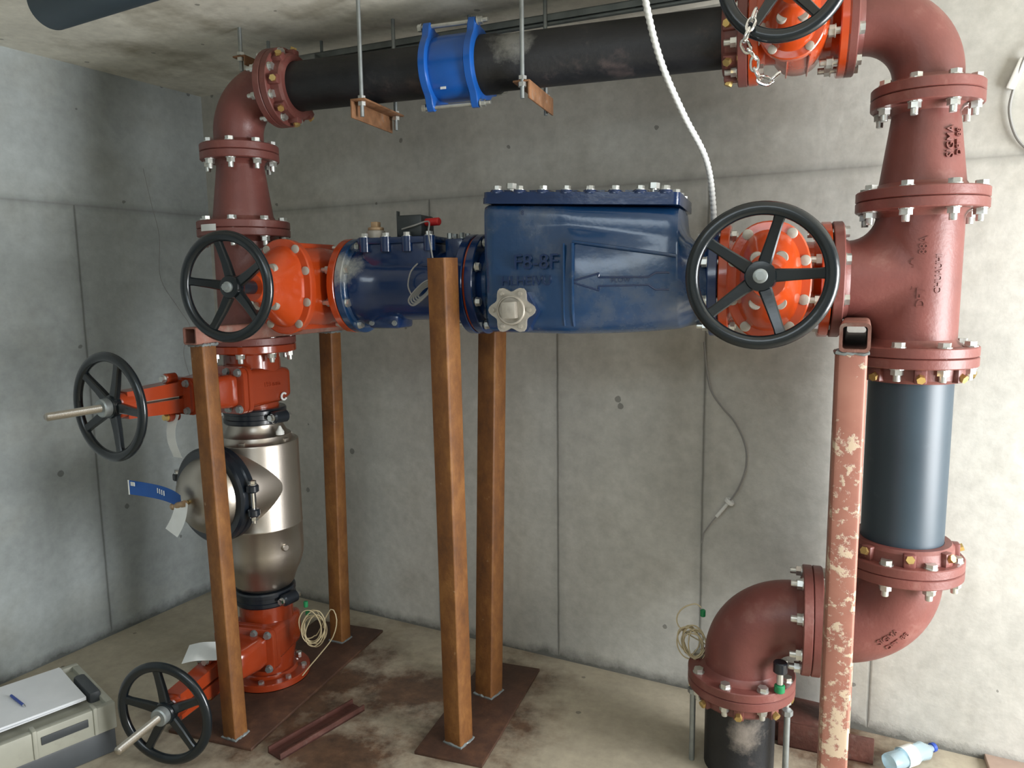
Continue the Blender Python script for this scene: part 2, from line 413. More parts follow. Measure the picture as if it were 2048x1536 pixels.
bm = B(); box(bm, (0, 0, 0), (5.2, .2, ZC)); wl = struct('wall_left', bm, 'wall_l', (CX, CY, 0), math.radians(180+81.0))
# local x runs along the wall away from the corner; the slab lies behind it
for v in wl.data.vertices: v.co.y = -v.co.y
wl.data.flip_normals()
bm = B()   # right wall with the access opening
for lo, hi in (((2.42, -1.6, 0), (2.62, .55, ZC)), ((2.42, 2.25, 0), (2.62, 2.9, ZC)), ((2.42, .55, 2.0), (2.62, 2.25, ZC)), ((2.42, .55, 0), (2.62, 2.25, .2))): box(bm, lo, hi)
struct('wall_right', bm, 'wall')
bm = B(); box(bm, (-3.6, -1.6, 0), (2.62, -1.45, ZC)); struct('wall_front', bm, 'wall')

def onwall_back(x, z, d=0):   # point at world X on the back wall, d metres in front of it
    t = math.radians(8.5)
    s = (x-CX)/math.cos(t)
    return V((CX+s*math.cos(t)-d*math.sin(t), CY-s*math.sin(t)-d*math.cos(t), z))
def onwall_left(s, z, d=0):
    t = math.radians(261.0); u = V((math.cos(t), math.sin(t), 0)); n = V((math.sin(math.radians(81)), -math.cos(math.radians(81)), 0))
    return V((CX, CY, z))+u*s+n*d
# hairline crack on the left wall
pts = [onwall_left(.36, 2.16, .0012), onwall_left(.33, 2.0, .0012), onwall_left(.30, 1.85, .0012), onwall_left(.31, 1.65, .0012), onwall_left(.22, 1.50, .0012), onwall_left(.16, 1.40, .0012), onwall_left(.21, 1.28, .0012), onwall_left(.17, 1.12, .0012)]
bm = B(); tube(bm, catmull(pts, 5), lambda i: .0012, 6); o = obj('trim_1', bm, 'cordgrey'); o['kind'] = 'structure'

# ------------------------------------------------------------------ fittings
def pipe_body(bm, a, b, r, seg=64):
    cyl(bm, a, b, r, seg)
def elbow_body(bm, c, d1, d2, R, r, seg=48, n=22, R2=None):
    """bend from centre of turn c: arms along d1 and d2 of length R"""
    R2 = R2 or R; d1, d2 = V(d1), V(d2); c = V(c); rb = min(R, R2)-.05
    cc = c+d1*rb+d2*rb; rings = []
    side = d1.cross(d2)
    def ring(p, t): 
        x = side; y = t.cross(x)
        return [p+x*r*math.cos(2*PI*k/seg)+y*r*math.sin(2*PI*k/seg) for k in range(seg)]
    rings.append(ring(c+d1*(R-.004), -d1))
    for i in range(n+1):
        a = i/n*PI/2
        p = cc - d2*rb*math.cos(a) - d1*rb*math.sin(a)
        t = (-d1*math.cos(a) + d2*math.sin(a))
        rings.append(ring(p, t))
    rings.append(ring(c+d2*(R2-.004), d2))
    loft(bm, rings)
X1, Y1, Z1 = V((1, 0, 0)), V((0, 1, 0)), V((0, 0, 1))
def elbow(label, c, d1, d2, r, Rf1, Rf2, parentname='pipe_elbow', R=.22, mat='redbrown', R2=None, t=FT):
    R2 = R2 or R
    c = V(c)
    th = thing(parentname, label, 'pipe elbow', c)
    bm = B(); elbow_body(bm, c, d1, d2, R, r, R2=R2); obj('body', bm, mat, th, 50)
    for d, Rf, Ra in ((V(d1), Rf1, R), (V(d2), Rf2, R2)): flange(th, c+d*Ra, -d, Rf, t, r, mat)
    return th
def tee(label, x, sgn, branch=.225, half=.218):
    th = thing('pipe_tee', label, 'pipe tee', (x, Y0, ZA-half))
    r = .113; bm = B()
    cyl(bm, (x, Y0, ZA-half+.004), (x, Y0, ZA+half-.004), r, 72)
    cyl(bm, (x, Y0, ZA), (x+sgn*(branch-.004), Y0, ZA), r, 72)
    rho = .072; n = 72
    for ss in (1, -1):
        rings = []
        for i in range(n+1):
            a = PI*i/n; s = math.sin(a); y = r*math.cos(a); q = rho*s**.8 if s > 1e-4 else 0
            ring = []
            for k in range(9):
                t = k/8*PI/2
                px_ = r*s+q-q*math.cos(PI/2-t) if False else r*s+q-q*math.sin(t)
                pz_ = r*s+q-q*math.cos(t)
                ring.append(V((x+sgn*px_, Y0+y, ZA+ss*pz_)))
            rings.append(ring)
        loft(bm, rings, False, False, closed=False)
    bmesh.ops.remove_doubles(bm, verts=bm.verts, dist=1e-5)
    obj('body', bm, 'redbrown', th, 60)
    flange(th, (x, Y0, ZA+half), -Z1, R200, FT, r, 'redbrown'); flange(th, (x, Y0, ZA-half), Z1, R200, FT, r, 'redbrown')
    flange(th, (x+sgn*branch, Y0, ZA), -X1*sgn, R200, FT, r, 'redbrown')
    return th
HT = .218; ZF1 = ZA+HT; ZF2 = ZT-.22; ZF3 = ZA-HT
# right column
teeR = tee('red-brown cast tee on the right, raised letters on its trunk', XR, -1, branch=.23)
bolts(teeR, (XR, Y0, ZF1), Z1, .1475, FT*2, ph=PI/8, r=.017)
bolts(teeR, (XR, Y0, ZF3), Z1, .1475, FT*2, ph=PI/8, r=.017)
bolts(teeR, (XR-.23, Y0, ZA), X1, .1475, FT*2, ph=PI/8, r=.016)
# raised letters on the tee: run upwards on the face toward the viewer
def on_tee(x0, z0, r=.1135, xc=XR):
    def f(u, v, w_):   # text x -> +z, text y -> -x
        ph = ((x0 - xc) - v)/r
        rad = r + w_
        return V((xc+rad*math.sin(ph), Y0-rad*math.cos(ph), z0+u))
    return f
for s, sz, x0, z0 in (('SIGMA', .030, XR-.035, 1.612), ('DFT', .030, XR-.004, 1.548), ('88A', .030, XR-.004, 1.690), ('CHUAUHI', .024, XR+.038, 1.612)):
    text_on(teeR, s, sz, .0016, on_tee(x0, z0), 'redbrown')
def reducer(label, x, name='pipe_reducer'):
    th = thing(name, label, 'pipe reducer', (x, Y0, ZF1))
    bm = B(); lathe(bm, frame((x, Y0, ZF1), Z1), [(.112, .004), (.112, .04), (.109, .06), (.088, ZF2-ZF1-.06), (.086, ZF2-ZF1-.04), (.086, ZF2-ZF1-.004)], 64)
    obj('body', bm, 'redbrown', th, 50)
    flange(th, (x, Y0, ZF1), Z1, R200, FT, .112, 'redbrown'); flange(th, (x, Y0, ZF2), -Z1, R150, FT, .086, 'redbrown')
    bolts(th, (x, Y0, ZF2), Z1, .12, FT*2, ph=PI/8, r=.016)
    return th
redR = reducer('red-brown cone reducer bolted above the right tee', XR)
def on_cone(x0, z0, xc=XR):
    def f(u, v, w_):
        z = z0+u; r = .112-(z-ZF1-.05)/.2*.024+.0005
        ph = (x0-xc-v)/r; rad = r+w_
        return V((xc+rad*math.sin(ph), Y0-rad*math.cos(ph), z))
    return f
text_on(redR, 'SIGMA', .03, .003, on_cone(XR+.05, 1.965), 'redbrown')
text_on(redR, 'DFT 88', .024, .003, on_cone(XR+.078, 1.965), 'redbrown')
elTR = elbow('red-brown elbow at the top right of the pipe loop', (XR, Y0, ZT), -X1, -Z1, .09, R150, R150)
bolts(elTR, (XR-.22, Y0, ZT), X1, .12, FT*2, ph=PI/8, r=.016)

def adaptor(label, c, n, Rf, rp, matp='redbrown', group=None, nb=8, t=FT, setr=.012, silver=True):
    """restrained flange adaptor: face at c, body running along n around pipe radius rp"""
    c, n = V(c), V(n)
    th = thing('flange_adaptor', label, 'flange adaptor', c)
    bm = B(); F = frame(c, n)
    lathe(bm, F, [(rp+.001, .0006), (Rf-.003, .0006), (Rf, .003), (Rf, t-.003), (Rf-.003, t), (rp+.030, t+.001), (rp+.028, t+.034), (rp+.020, t+.044), (rp+.001, t+.044)], 64, False, False)
    obj('ring', bm, matp, th, 30)
    me = None
    for i in range(nb):
        a = 2*PI*(i+.0)/nb
        d = F.to_3x3() @ V((math.cos(a), math.sin(a), 0))
        bm = B(); box(bm, (-.014, -.016, t-.001), (.016, .016, t+.040), F @ Mx.Rotation(a, 4, 'Z') @ Mx.Translation((rp+.026, 0, 0)), .004)
        obj('lug', bm, matp, th)
        head(th, c+d*(rp+.034)+n*(t+.022), (d*.86+n*.35).normalized(), setr, .016, 'brass', 'set_screw')
    return th
# right column downwards
adU = adaptor('red-brown flange adaptor gripping the top of the wide black plastic pipe', (XR, Y0, ZF3), -Z1, R200, .1125)
ZE = .532; ZFE = ZE+.225
pe = B(); lathe(pe, frame((XR, Y0, ZFE+.004), Z1), [(.1125, 0), (.1125, ZF3-ZFE-.008)], 72)
single('plastic_pipe', pe, 'pe', 'wide black plastic pipe standing in the right column below the tee', 'pipe')
adL = adaptor('red-brown flange adaptor at the foot of the wide black plastic pipe', (XR, Y0, ZFE), Z1, R200, .1125)
el1 = elbow('red-brown elbow below the wide black pipe, turning left behind the splashed post', (XR, Y0, ZE), Z1, -X1, .117, R200, R200, R=.225, R2=.243)
bolts(el1, (XR, Y0, ZFE), Z1, .1475, FT*2, ph=PI/8, r=.017)
bolts(el1, (XR-.243, Y0, ZE), X1, .1475, FT*2, ph=PI/8, r=.017)
def on_el(u0, v0):
    rb = .175; cc = V((XR-rb, Y0, ZE+rb))
    def f(u, v, w_):
        a = math.radians(45)-(u+u0)/(rb+.04); ps = -(v+v0)/.117
        e = V((math.cos(a), 0, -math.sin(a)))
        return cc+e*(rb+(.117+w_)*math.sin(ps))-Y1*(.117+w_)*math.cos(ps)
    return f
text_on(el1, 'SIGMA', .026, .003, on_el(-.01, -.030), 'redbrown'); text_on(el1, 'DFT 88', .024, .003, on_el(.0, -.060), 'redbrown')
XB = XR-.45; ZB = ZE-.225
el2 = elbow('red-brown elbow at the lower centre, turning down onto the short black pipe', (XB, Y0, ZE), X1, -Z1, .117, R200, R200, R=.207, R2=.225)
bolts(el2, (XB, Y0, ZB), Z1, .1475, FT*2, ph=PI/8+.1, r=.016)
adB = adaptor('red-brown flange adaptor on top of the short black pipe near the floor', (XB, Y0, ZB), -Z1, R200, .112)
bm = B(); lathe(bm, frame((XB, Y0, .0), Z1), [(.112, 0), (.112, ZB-.004)], 72)
single('riser_pipe', bm, 'black_coat', 'short black pipe rising from the floor beside the splashed post', 'pipe')
for dx, dy, lb in ((-.150, -.03, 'thin steel tie rod left of the short black floor pipe'), (.145, -.075, 'thin steel tie rod between the short black floor pipe and the splashed post')):
    bm = B(); cyl(bm, (XB+dx, Y0+dy, .0), (XB+dx, Y0+dy, ZB-.052), .0095, 14); prism(bm, hexa(.017), ZB-.066, ZB-.05, Mx.Translation((XB+dx, Y0+dy, 0)))
    single('tie_rod', bm, 'galv', lb, 'rod')
# green clamp bit at the inside of the lower elbow
th = thing('pipe_plug', 'small black and green plug assembly under the lower centre elbow flange', 'plug', (XB+.135, Y0-.12, ZB+.02))
bm = B(); rcyl(bm, (XB+.118, Y0-.12, ZB+.030), (XB+.118, Y0-.12, ZB+.055), .016); obj('base', bm, 'green', th)
bm = B(); rcyl(bm, (XB+.118, Y0-.12, ZB+.055), (XB+.118, Y0-.12, ZB+.12), .010); obj('stem', bm, 'zinc', th)
bm = B(); rcyl(bm, (XB+.118, Y0-.12, ZB+.095), (XB+.118, Y0-.12, ZB+.13), .021); obj('cap', bm, 'black_rubber', th)

# ------------------------------------------------------------------ gate valves with flat bonnet (axis X, stem toward -Y)
def handwheel(parent, c, n, R, rot, mat='wheel_black', rt=.0145, xh=None, nut='bolt', dish=.03):
    F = frame(c, n, xh)
    bm = B(); n_ = 72; rings = []
    for i in range(n_+1):
        a = 2*PI*i/n_; e = V((math.cos(a), math.sin(a), 0))
        rings.append([F @ (e*(R-rt+rt*1.15*math.cos(t)) + V((0, 0, rt*.92*math.sin(t)))) for t in [2*PI*k/16 for k in range(16)]])
    loft(bm, rings, False, False); bmesh.ops.remove_doubles(bm, verts=bm.verts, dist=1e-6)
    hw = obj('handwheel', bm, mat, parent, 60)
    bm = B(); rh = R*.215
    lathe(bm, F, [(rh*.9, -dish-.018), (rh, -dish-.012), (rh, -dish+.012), (rh*.93, -dish+.018), (rh*.5, -dish+.02)], 40)
    obj('hub', bm, mat, hw, 35)
    for k in range(5):
        a = rot+2*PI*k/5
        Mt = F @ Mx.Rotation(a, 4, 'Z')
        bm = B(); rings = []
        for q, ww, hh_, zz in ((rh*.8, R*.095, .011, -dish), (R*.45, R*.082, .010, -dish*.8), (R*.75, R*.072, .009, -dish*.35), (R-rt*1.4, R*.085, .009, -.002)):
            pr = []
            for sx, sy in ((-1, -.6), (-.75, -1), (.75, -1), (1, -.6), (1, .6), (.75, 1), (-.75, 1), (-1, .6)):
                pr.append(Mt @ V((q, sx*ww, zz+sy*hh_)))
            rings.append(pr)
        loft(bm, rings); obj('spoke', bm, mat, hw, 40)
    if nut == 'bolt':
        bm = B(); lathe(bm, F, [(R*.10, -dish+.018), (R*.10, -dish+.026), (R*.08, -dish+.028)], 28); prism(bm, hexa(R*.062), -dish+.027, -dish+.040, F)
        obj('washer_and_bolt', bm, 'galv', hw)
    return hw
def ellring(cy, ax, az, cx, cz, n=48, p=2.3):
    out = []
    for i in range(n):
        a = 2*PI*i/n; c_, s_ = math.cos(a), math.sin(a)
        out.append(V((cx+ax*math.copysign(abs(c_)**(2/p), c_), cy, cz+az*math.copysign(abs(s_)**(2/p), s_))))
    return out
def gate_valve(label, cx, cz, k, half, wheelR, wy, rot, Rf, rneck, wdx=0, wdz=0):
    bcx = cx+wdx*.45
    th = thing('gate_valve', label, 'gate valve', (cx, Y0, cz-Rf))
    bm = B()
    lathe(bm, frame((cx-half+.004, Y0, cz), X1), [(rneck, 0), (rneck, .05), (rneck*1.02, half*.5), (rneck*1.05, half), (rneck*1.02, half*1.5), (rneck, 2*half-.05), (rneck, 2*half-.008)], 56)
    # oval body growing out of the barrel to the bonnet face
    rings = [ellring(Y0+.125*k, .03*k, .09*k, cx, cz), ellring(Y0+.105*k, .075*k, .125*k, cx, cz), ellring(Y0+.05*k, .098*k, .145*k, cx, cz),
             ellring(Y0-.06*k, .10*k, .148*k, cx, cz), ellring(Y0-.15*k, .098*k, .142*k, cx, cz), ellring(Y0-.215*k, .096*k, .140*k, bcx, cz)]
    loft(bm, rings); obj('body', bm, 'orange', th, 50)
    # ribs on the body
    for dx in (-.035*k, .035*k):
        bm = B(); loft(bm, [ellring(Y0-.21*k, .006, .150*k, cx+dx, cz, p=2.6), ellring(Y0+.04*k, .006, .153*k, cx+dx, cz, p=2.6)]); obj('rib', bm, 'orange', th)
    flange(th, (cx-half, Y0, cz), X1, Rf, FT, rneck, 'orange'); flange(th, (cx+half, Y0, cz), -X1, Rf, FT, rneck, 'orange')
    bm = B(); y = Y0-.215*k
    loft(bm, [ellring(y, .108*k, .158*k, bcx, cz), ellring(y-.003, .112*k, .162*k, bcx, cz), ellring(y-.026*k, .112*k, .162*k, bcx, cz), ellring(y-.030*k, .108*k, .158*k, bcx, cz),
              ellring(y-.032*k, .086*k, .138*k, bcx, cz), ellring(y-.06*k, .080*k, .128*k, bcx, cz), ellring(y-.10*k, .070*k, .098*k, bcx, cz), ellring(y-.14*k, .055*k, .065*k, bcx, cz),
              ellring(y-.165*k, .046*k, .05*k, bcx, cz, p=2), ellring(y-.195*k, .042*k, .044*k, bcx, cz, p=2)])
    obj('bonnet', bm, 'orange', th, 32)
    for a in (18, 57, 123, 162, 198, 237, 303, 342):
        a = math.radians(a)
        px_, pz_ = .097*k*math.copysign(abs(math.cos(a))**(2/2.3), math.cos(a)), .147*k*math.copysign(abs(math.sin(a))**(2/2.3), math.sin(a))
        bm = B(); lathe(bm, frame((bcx+px_, y-.030*k, cz+pz_), -Y1), [(.0145*k, 0), (.0145*k, .004), (.012*k, .0055)], 20); obj('bolt', bm, 'grey_plug', th)
    for sx, sz in ((-1, 1), (1, 1), (-1, -1), (1, -1)):
        bm = B(); lathe(bm, frame((bcx+sx*.030*k, y-.118*k, cz+sz*.058*k), -Y1), [(.0185*k, 0), (.0185*k, .006), (.016*k, .016)], 20); obj('gland_bolt', bm, 'grey_plug', th)
    bm = B(); rcyl(bm, (bcx, y-.185*k, cz), (cx+wdx, wy+.030, cz+wdz), .022*k); obj('stem', bm, 'black_rubber', th)
    handwheel(th, (cx+wdx, wy, cz+wdz), -Y1, wheelR, rot, xh=(1, 0, 0))
    return th
XG0, XG1 = .165, -.145     # right valve faces
vR = gate_valve('orange gate valve with the large black wheel, between the blue strainer and the right tee', .007, ZA, 1.0, .155, .1735, 1.90, math.radians(2), R200, .112, -.032, .011)
BR = XL+.178
vL = gate_valve('orange gate valve with a black wheel beside the left column', BR+.155, ZA, 1.0, .155, .1685, 1.90, math.radians(28), R200, .112, .012, .002)
vT = gate_valve('orange gate valve at the top right with a chain on its wheel', XR-.22-.13-.024+.03, ZT, .82, .135, .147, 1.965, math.radians(-50), R150, .088, -.045, -.017)
vTx = XR-.22-.13-.024+.03

# ------------------------------------------------------------------ big blue strainer
SX0, SX1 = -.945, XG1-.005
def sst(x):
    r_ = list(sst0(x)); top = r_[0]
    r_[0] = top-.030*max(0, min(1, (x+.868)/.606)); return tuple(r_)
def sst0(x):

    """ztop, zbot, half width up, half width low, power"""
    S = [(-.868, 1.848, 1.452, .168, .170, 7), (-.855, 1.852, 1.442, .175, .186, 7), (-.60, 1.852, 1.438, .176, .203, 6), (-.572, 1.852, 1.438, .176, .205, 5),
         (-.46, 1.852, 1.440, .176, .200, 4.4), (-.36, 1.852, 1.445, .172, .188, 4), (-.285, 1.852, 1.452, .165, .175, 3.6), (-.262, 1.848, 1.455, .158, .168, 3.4),
         (-.256, 1.80, 1.457, .150, .165, 3), (-.246, 1.772, 1.460, .145, .160, 2.7), (-.225, 1.752, 1.464, .140, .150, 2.3), (-.20, 1.740, 1.468, .135, .138, 2.05), (-.172, 1.735, 1.470, .13, .132, 2)]
    if x <= S[0][0]: return S[0][1:]
    for a, b_ in zip(S, S[1:]):
        if x <= b_[0]:
            t = (x-a[0])/(b_[0]-a[0]); return tuple(a[i]+(b_[i]-a[i])*t for i in range(1, 6))
    return S[-1][1:]
def sstep(a, b_, x):
    t = max(0, min(1, (x-a)/(b_-a))); return t*t*(3-2*t)
def strainer_w(x, z):
    zt, zb, wt, wl_, p = sst(x)
    sh = 1.725-max(0, (x+.572))*.16
    return wl_ + (wt-wl_)*sstep(sh-.012, sh+.05, z)
def strainer_front(x, z):
    zt, zb, wt, wl_, p = sst(x); zc = (zt+zb)/2; h = (zt-zb)/2; p = p*2.2 if (z > zc and x < -.262) else p
    s = min(1, abs(z-zc)/h); c_ = (1-s**p)**(1/p)
    return Y0-strainer_w(x, z)*c_
st = thing('basket_strainer', 'large navy blue box-shaped strainer with a bolted lid in the middle of the pipe run', 'strainer', (-.55, Y0, 1.44))
xs = [-.868, -.86, -.855, -.83] + [-.80+.02*i for i in range(0, 27)] + [-.27, -.265, -.262, -.259, -.256, -.251, -.246, -.238, -.225, -.212, -.20, -.185, -.172, SX1-.03]
bm = B(); rings = []
for x in xs:
    zt, zb, wt, wl_, p0 = sst(x); zc = (zt+zb)/2; h = (zt-zb)/2; ring = []
    for i in range(160):
        a = 2*PI*(i+.5)/160; c_, s_ = math.cos(a), math.sin(a)
        p = p0*2.2 if (s_ > 0 and x < -.262) else p0
        z = zc+h*math.copysign(abs(s_)**(2/p), s_)
        yy = math.copysign(abs(c_)**(2/p), c_)*strainer_w(x, z)
        ring.append(V((x, Y0+yy, z)))
    rings.append(ring)
loft(bm, rings); cyl(bm, (SX0+.02, Y0, ZA), (-.86, Y0, ZA), .112, 48)
obj('body', bm, 'navy_dusty', st, 42)
flange(st, (SX0, Y0, ZA), X1, R200, FT, .113, 'navy', fil=.012); flange(st, (SX1, Y0, ZA), -X1, R200, FT, .13, 'navy', fil=.008)
bm = B(); lathe(bm, frame((SX0-.006, Y0, ZA), X1), [(R200-.006, 0), (R200-.006, .005)], 64); obj('gasket', bm, 'osy_red', st)
bm = B()
lx0, lx1, ly = -.872, -.257, .182; _before = set(bpy.data.objects)
pl = []
for cx_, cy_, a0 in ((lx1-.02, ly-.02, 0), (lx0+.02, ly-.02, 90), (lx0+.02, -ly+.02, 180), (lx1-.02, -ly+.02, 270)):
    for k in range(5): a = math.radians(a0+k*22.5); pl.append((cx_+.02*math.cos(a), cy_+.02*math.sin(a)))
prism(bm, [(x, Y0+y) for x, y in pl], 1.852, 1.870); prism(bm, [(x*.9965-.002, Y0+y*.98) for x, y in pl], 1.870, 1.888)
lid = obj('lid', bm, 'navy', st, 30)
for i in range(8):
    x = lx0+.045+(lx1-lx0-.09)*i/7
    for sy in (-1, 1):
        bm = B(); lathe(bm, frame((x, Y0+sy*(ly-.022), 1.888), Z1), [(.023, -.004), (.023, .003), (.020, .007)], 20); obj('boss', bm, 'navy', lid)
        head(lid, (x, Y0+sy*(ly-.022), 1.895), Z1, .0125, .010)
for sx in (lx0+.02, lx1-.02):
    for yy in (-.10, 0, .10): head(lid, (sx, Y0+yy, 1.888), Z1, .0115, .012)
for x in (-.80, -.345):
    bm = B(); cyl(bm, (x, Y0-.105, 1.888), (x, Y0-.105, 1.915), .010, 14); prism(bm, hexa(.017), 1.905, 1.922, Mx.Translation((x, Y0-.105, 0))); obj('jack_bolt', bm, 'zinc', lid)
for i in range(12):
    x = lx0+.07+(lx1-lx0-.14)*i/11
    bm = B(); box(bm, (x-.012, Y0-.14, 1.888), (x+.012, Y0+.14, 1.898)); obj('lid_rib', bm, 'navy', lid)
LT = Mx.Translation((-.868, 0, 1.852)) @ Mx.Rotation(math.atan(.030/.606), 4, 'Y') @ Mx.Translation((.868, 0, -1.852))
for o in set(bpy.data.objects)-_before:
    off = Mx.Translation(wloc(o.parent))
    if o.type != 'MESH': continue
    if o.parent is st: o.matrix_local = off.inverted() @ LT @ off @ o.matrix_local
# raised marks on the front
def on_front(x0, z0):
    return lambda u, v, w_: V((x0+u, strainer_front(x0+u, z0+v)-w_, z0+v))
text_on(st, 'F8-8F', .066, .0045, on_front(-.690, 1.665), 'navy')
text_on(st, 'HLHEIVU', .042, .0035, on_front(-.722, 1.608), 'navy')
text_on(st, 'FLOW', .020, .0025, on_front(-.425, 1.607), 'navy')
text_on(st, '8', .020, .0015, on_front(-.738, 1.818), 'navy')
path = [(-.565, 1.600), (-.49, 1.577), (-.492, 1.590), (-.345, 1.592), (-.325, 1.578), (-.285, 1.578)]
for pp, mir in ((path, 1), (path, -1)):
    q = []
    for (x, z) in pp:
        zz = z if mir == 1 else 1.604+(1.604-z)*.9
        q.append((x, zz))
    dense = []
    for (a, b_) in zip(q, q[1:]):
        for k in range(6): dense.append((a[0]+(b_[0]-a[0])*k/6, a[1]+(b_[1]-a[1])*k/6))
    dense.append(q[-1])
    bm = B(); tube(bm, [V((x, strainer_front(x, z)+.0005, z)) for x, z in dense], .003, 8); obj('flow_arrow', bm, 'navy', st)
for xr_, w_ in ((-.572, .006), (-.60, .004)):
    bm = B(); tube(bm, [V((xr_, strainer_front(xr_, 1.47+.0125*k)+.0015, 1.47+.0125*k)) for k in range(21)], w_, 8); obj('cast_ridge', bm, 'navy_dusty', st)
bm = B(); tube(bm, [V((-.572+.0145*k, strainer_front(-.572+.0145*k, 1.727-.0145*k*.16-.002)+.001, 1.727-.0145*k*.16-.002)) for k in range(22)], .005, 8); obj('cast_ridge', bm, 'navy_dusty', st)
# drain boss and star plug
dc = V((-.757, 0, 1.520)); yf = Y0-.203
bm = B(); lathe(bm, frame((dc.x+.012, Y0-.14, dc.z-.006), -Y1), [(.07, 0), (.07, .085)], 6); obj('drain_boss', bm, 'navy', st, 30)
star = []
for i in range(48):
    a = 2*PI*i/48; r = .066+.010*math.cos(6*a)
    star.append((r*math.cos(a), r*math.sin(a)))
F = frame((dc.x, Y0-.225, dc.z), -Y1, (1, 0, 0))
bm = B(); prism(bm, star, 0, .014, F); lathe(bm, F, [(.046, .014), (.046, .020), (.043, .023), (.040, .023), (.038, .018)], 40)
cap = obj('drain_cap', bm, 'grey_plug', st, 35, label='bare metal star-shaped drain cap')
bm = B(); box(bm, (-.022, -.026, .012), (.022, .026, .045), F @ Mx.Rotation(.06, 4, 'Z'), .003); obj('square_plug', bm, 'grey_plug', cap)
for i in range(6):
    a = 2*PI*i/6; head(cap, F @ V((.058*math.cos(a), .058*math.sin(a), .014)), -Y1, .006, .004, 'grey_plug')
bolts(st, (SX0, Y0, ZA), X1, .1475, FT*2+.006, ph=PI/8, r=.014)
bolts(st, (SX1+.0025, Y0, ZA), X1, .1475, FT*2+.004, ph=PI/8, r=.015)

# ------------------------------------------------------------------ blue check valve / meter left of the strainer
MX0, MX1 = BR+.31+.001, SX0-.007
cv = thing('check_valve', 'navy blue valve body with a dusty flange, between the left orange valve and the strainer', 'valve', ((MX0+MX1)/2, Y0, 1.43))
bm = B()
lathe(bm, frame((MX0+.02, Y0, ZA), X1), [(.142, 0), (.146, .02), (.142, .07), (.128, .10), (.122, .14), (.124, .20), (.122, .28), (.112, .36), (.108, MX1-MX0-.03)], 64)
obj('body', bm, 'navy', cv, 50)
flange(cv, (MX0, Y0, ZA), X1, R200, FT, .145, 'navy_dusty', fil=.008); flange(cv, (MX1, Y0, ZA), -X1, R200, FT, .11, 'navy')
bm = B(); box(bm, (-1.350, Y0-.108, 1.66), (-1.085, Y0+.108, 1.752), ID, .012); box(bm, (-1.36, Y0-.118, 1.742), (-1.075, Y0+.118, 1.764), ID, .004); top = obj('cover', bm, 'navy', cv, 30)
for i in range(4):
    for sy in (-1, 1):
        x = -1.335+.245*i/3
        bm = B(); cyl(bm, (x, Y0+sy*.108, 1.715), (x, Y0+sy*.108, 1.765), .020, 18); obj('boss', bm, 'navy', top)
        head(top, (x, Y0+sy*.108, 1.765), Z1, .0125, .011)
bm = B(); box(bm, (-1.05, Y0-.07, 1.69), (-.985, Y0+.07, 1.755), ID, .006); obj('side_cover', bm, 'navy', cv)
for x in (-1.04, -.995):
    for yy in (-.05, 0, .05): head(cv, (x, Y0+yy, 1.755), Z1, .009, .016, 'galv')
bm = B(); rcyl(bm, (-1.322, Y0-.05, 1.76), (-1.322, Y0-.05, 1.792), .033, .003); obj('plug_body', bm, 'grey_plug', cv)
bm = B(); rcyl(bm, (-1.322, Y0-.05, 1.792), (-1.322, Y0-.05, 1.803), .028, .002); box(bm, (-1.335, Y0-.063, 1.803), (-1.309, Y0-.037, 1.822), ID, .002); obj('plug', bm, 'tan_plug', cv)
bm = B(); box(bm, (-1.36, Y0-.06, 1.448), (-1.24, Y0+.06, 1.50), ID, .012); obj('drain_lug', bm, 'navy', cv)
for sx in (-1.345, -1.255): head(cv, (sx+.0, Y0-.060, 1.468), -Y1, .008, .006, 'galv')
# switch box with red grip on the cover
sw = thing('switch_box', 'dark grey switch box with a red grip on top of the navy valve', 'switch', (-1.155, Y0-.03, 1.764))
bm = B(); box(bm, (-1.222, Y0-.085, 1.7645), (-1.128, Y0+.02, 1.838), ID, .008); obj('housing', bm, 'blackbox', sw)
bm = B(); box(bm, (-1.235, Y0-.06, 1.764), (-1.231, Y0-.04, 1.855), ID, .001); obj('bracket', bm, 'blackbox', sw)
bm = B(); rcyl(bm, (-1.128, Y0-.05, 1.813), (-1.072, Y0-.06, 1.814), .0135, .003, 20); obj('grip', bm, 'redhandle', sw, label='red plastic grip')
# cable from the switch with a tied bundle
bm = B()
tube(bm, catmull([(-1.20, Y0-.09, 1.79), (-1.15, Y0-.10, 1.80), (-1.10, Y0-.09, 1.812), (-1.082, Y0-.13, 1.77), (-1.062, Y0-.15, 1.70), (-1.055, Y0-.155, 1.66), (-1.062, Y0-.16, 1.62), (-1.062, Y0-.165, 1.60)], 8), .0028, 8)
for k in range(5):
    r_ = 1-.14*k; c = V((-1.092, Y0-.172+.004*k, 1.578)); ax = V((.76, 0, .65)); ay = V((-.65, 0, .76))
    tube(bm, catmull([c+ax*.062*r_, c+ax*.02*r_+ay*.019*r_, c-ax*.045*r_+ay*.016*r_, c-ax*.06*r_, c-ax*.045*r_-ay*.016*r_, c+ax*.02*r_-ay*.019*r_], 8, True), .0032, 8, True)
tube(bm, catmull([(-1.135, Y0-.165, 1.57), (-1.153, Y0-.15, 1.60), (-1.145, Y0-.142, 1.645), (-1.12, Y0-.14, 1.672)], 8), .0026, 8)
single('cable_bundle', bm, 'cordgrey', 'grey cable hanging in a tied loop bundle on the navy valve', 'cable')

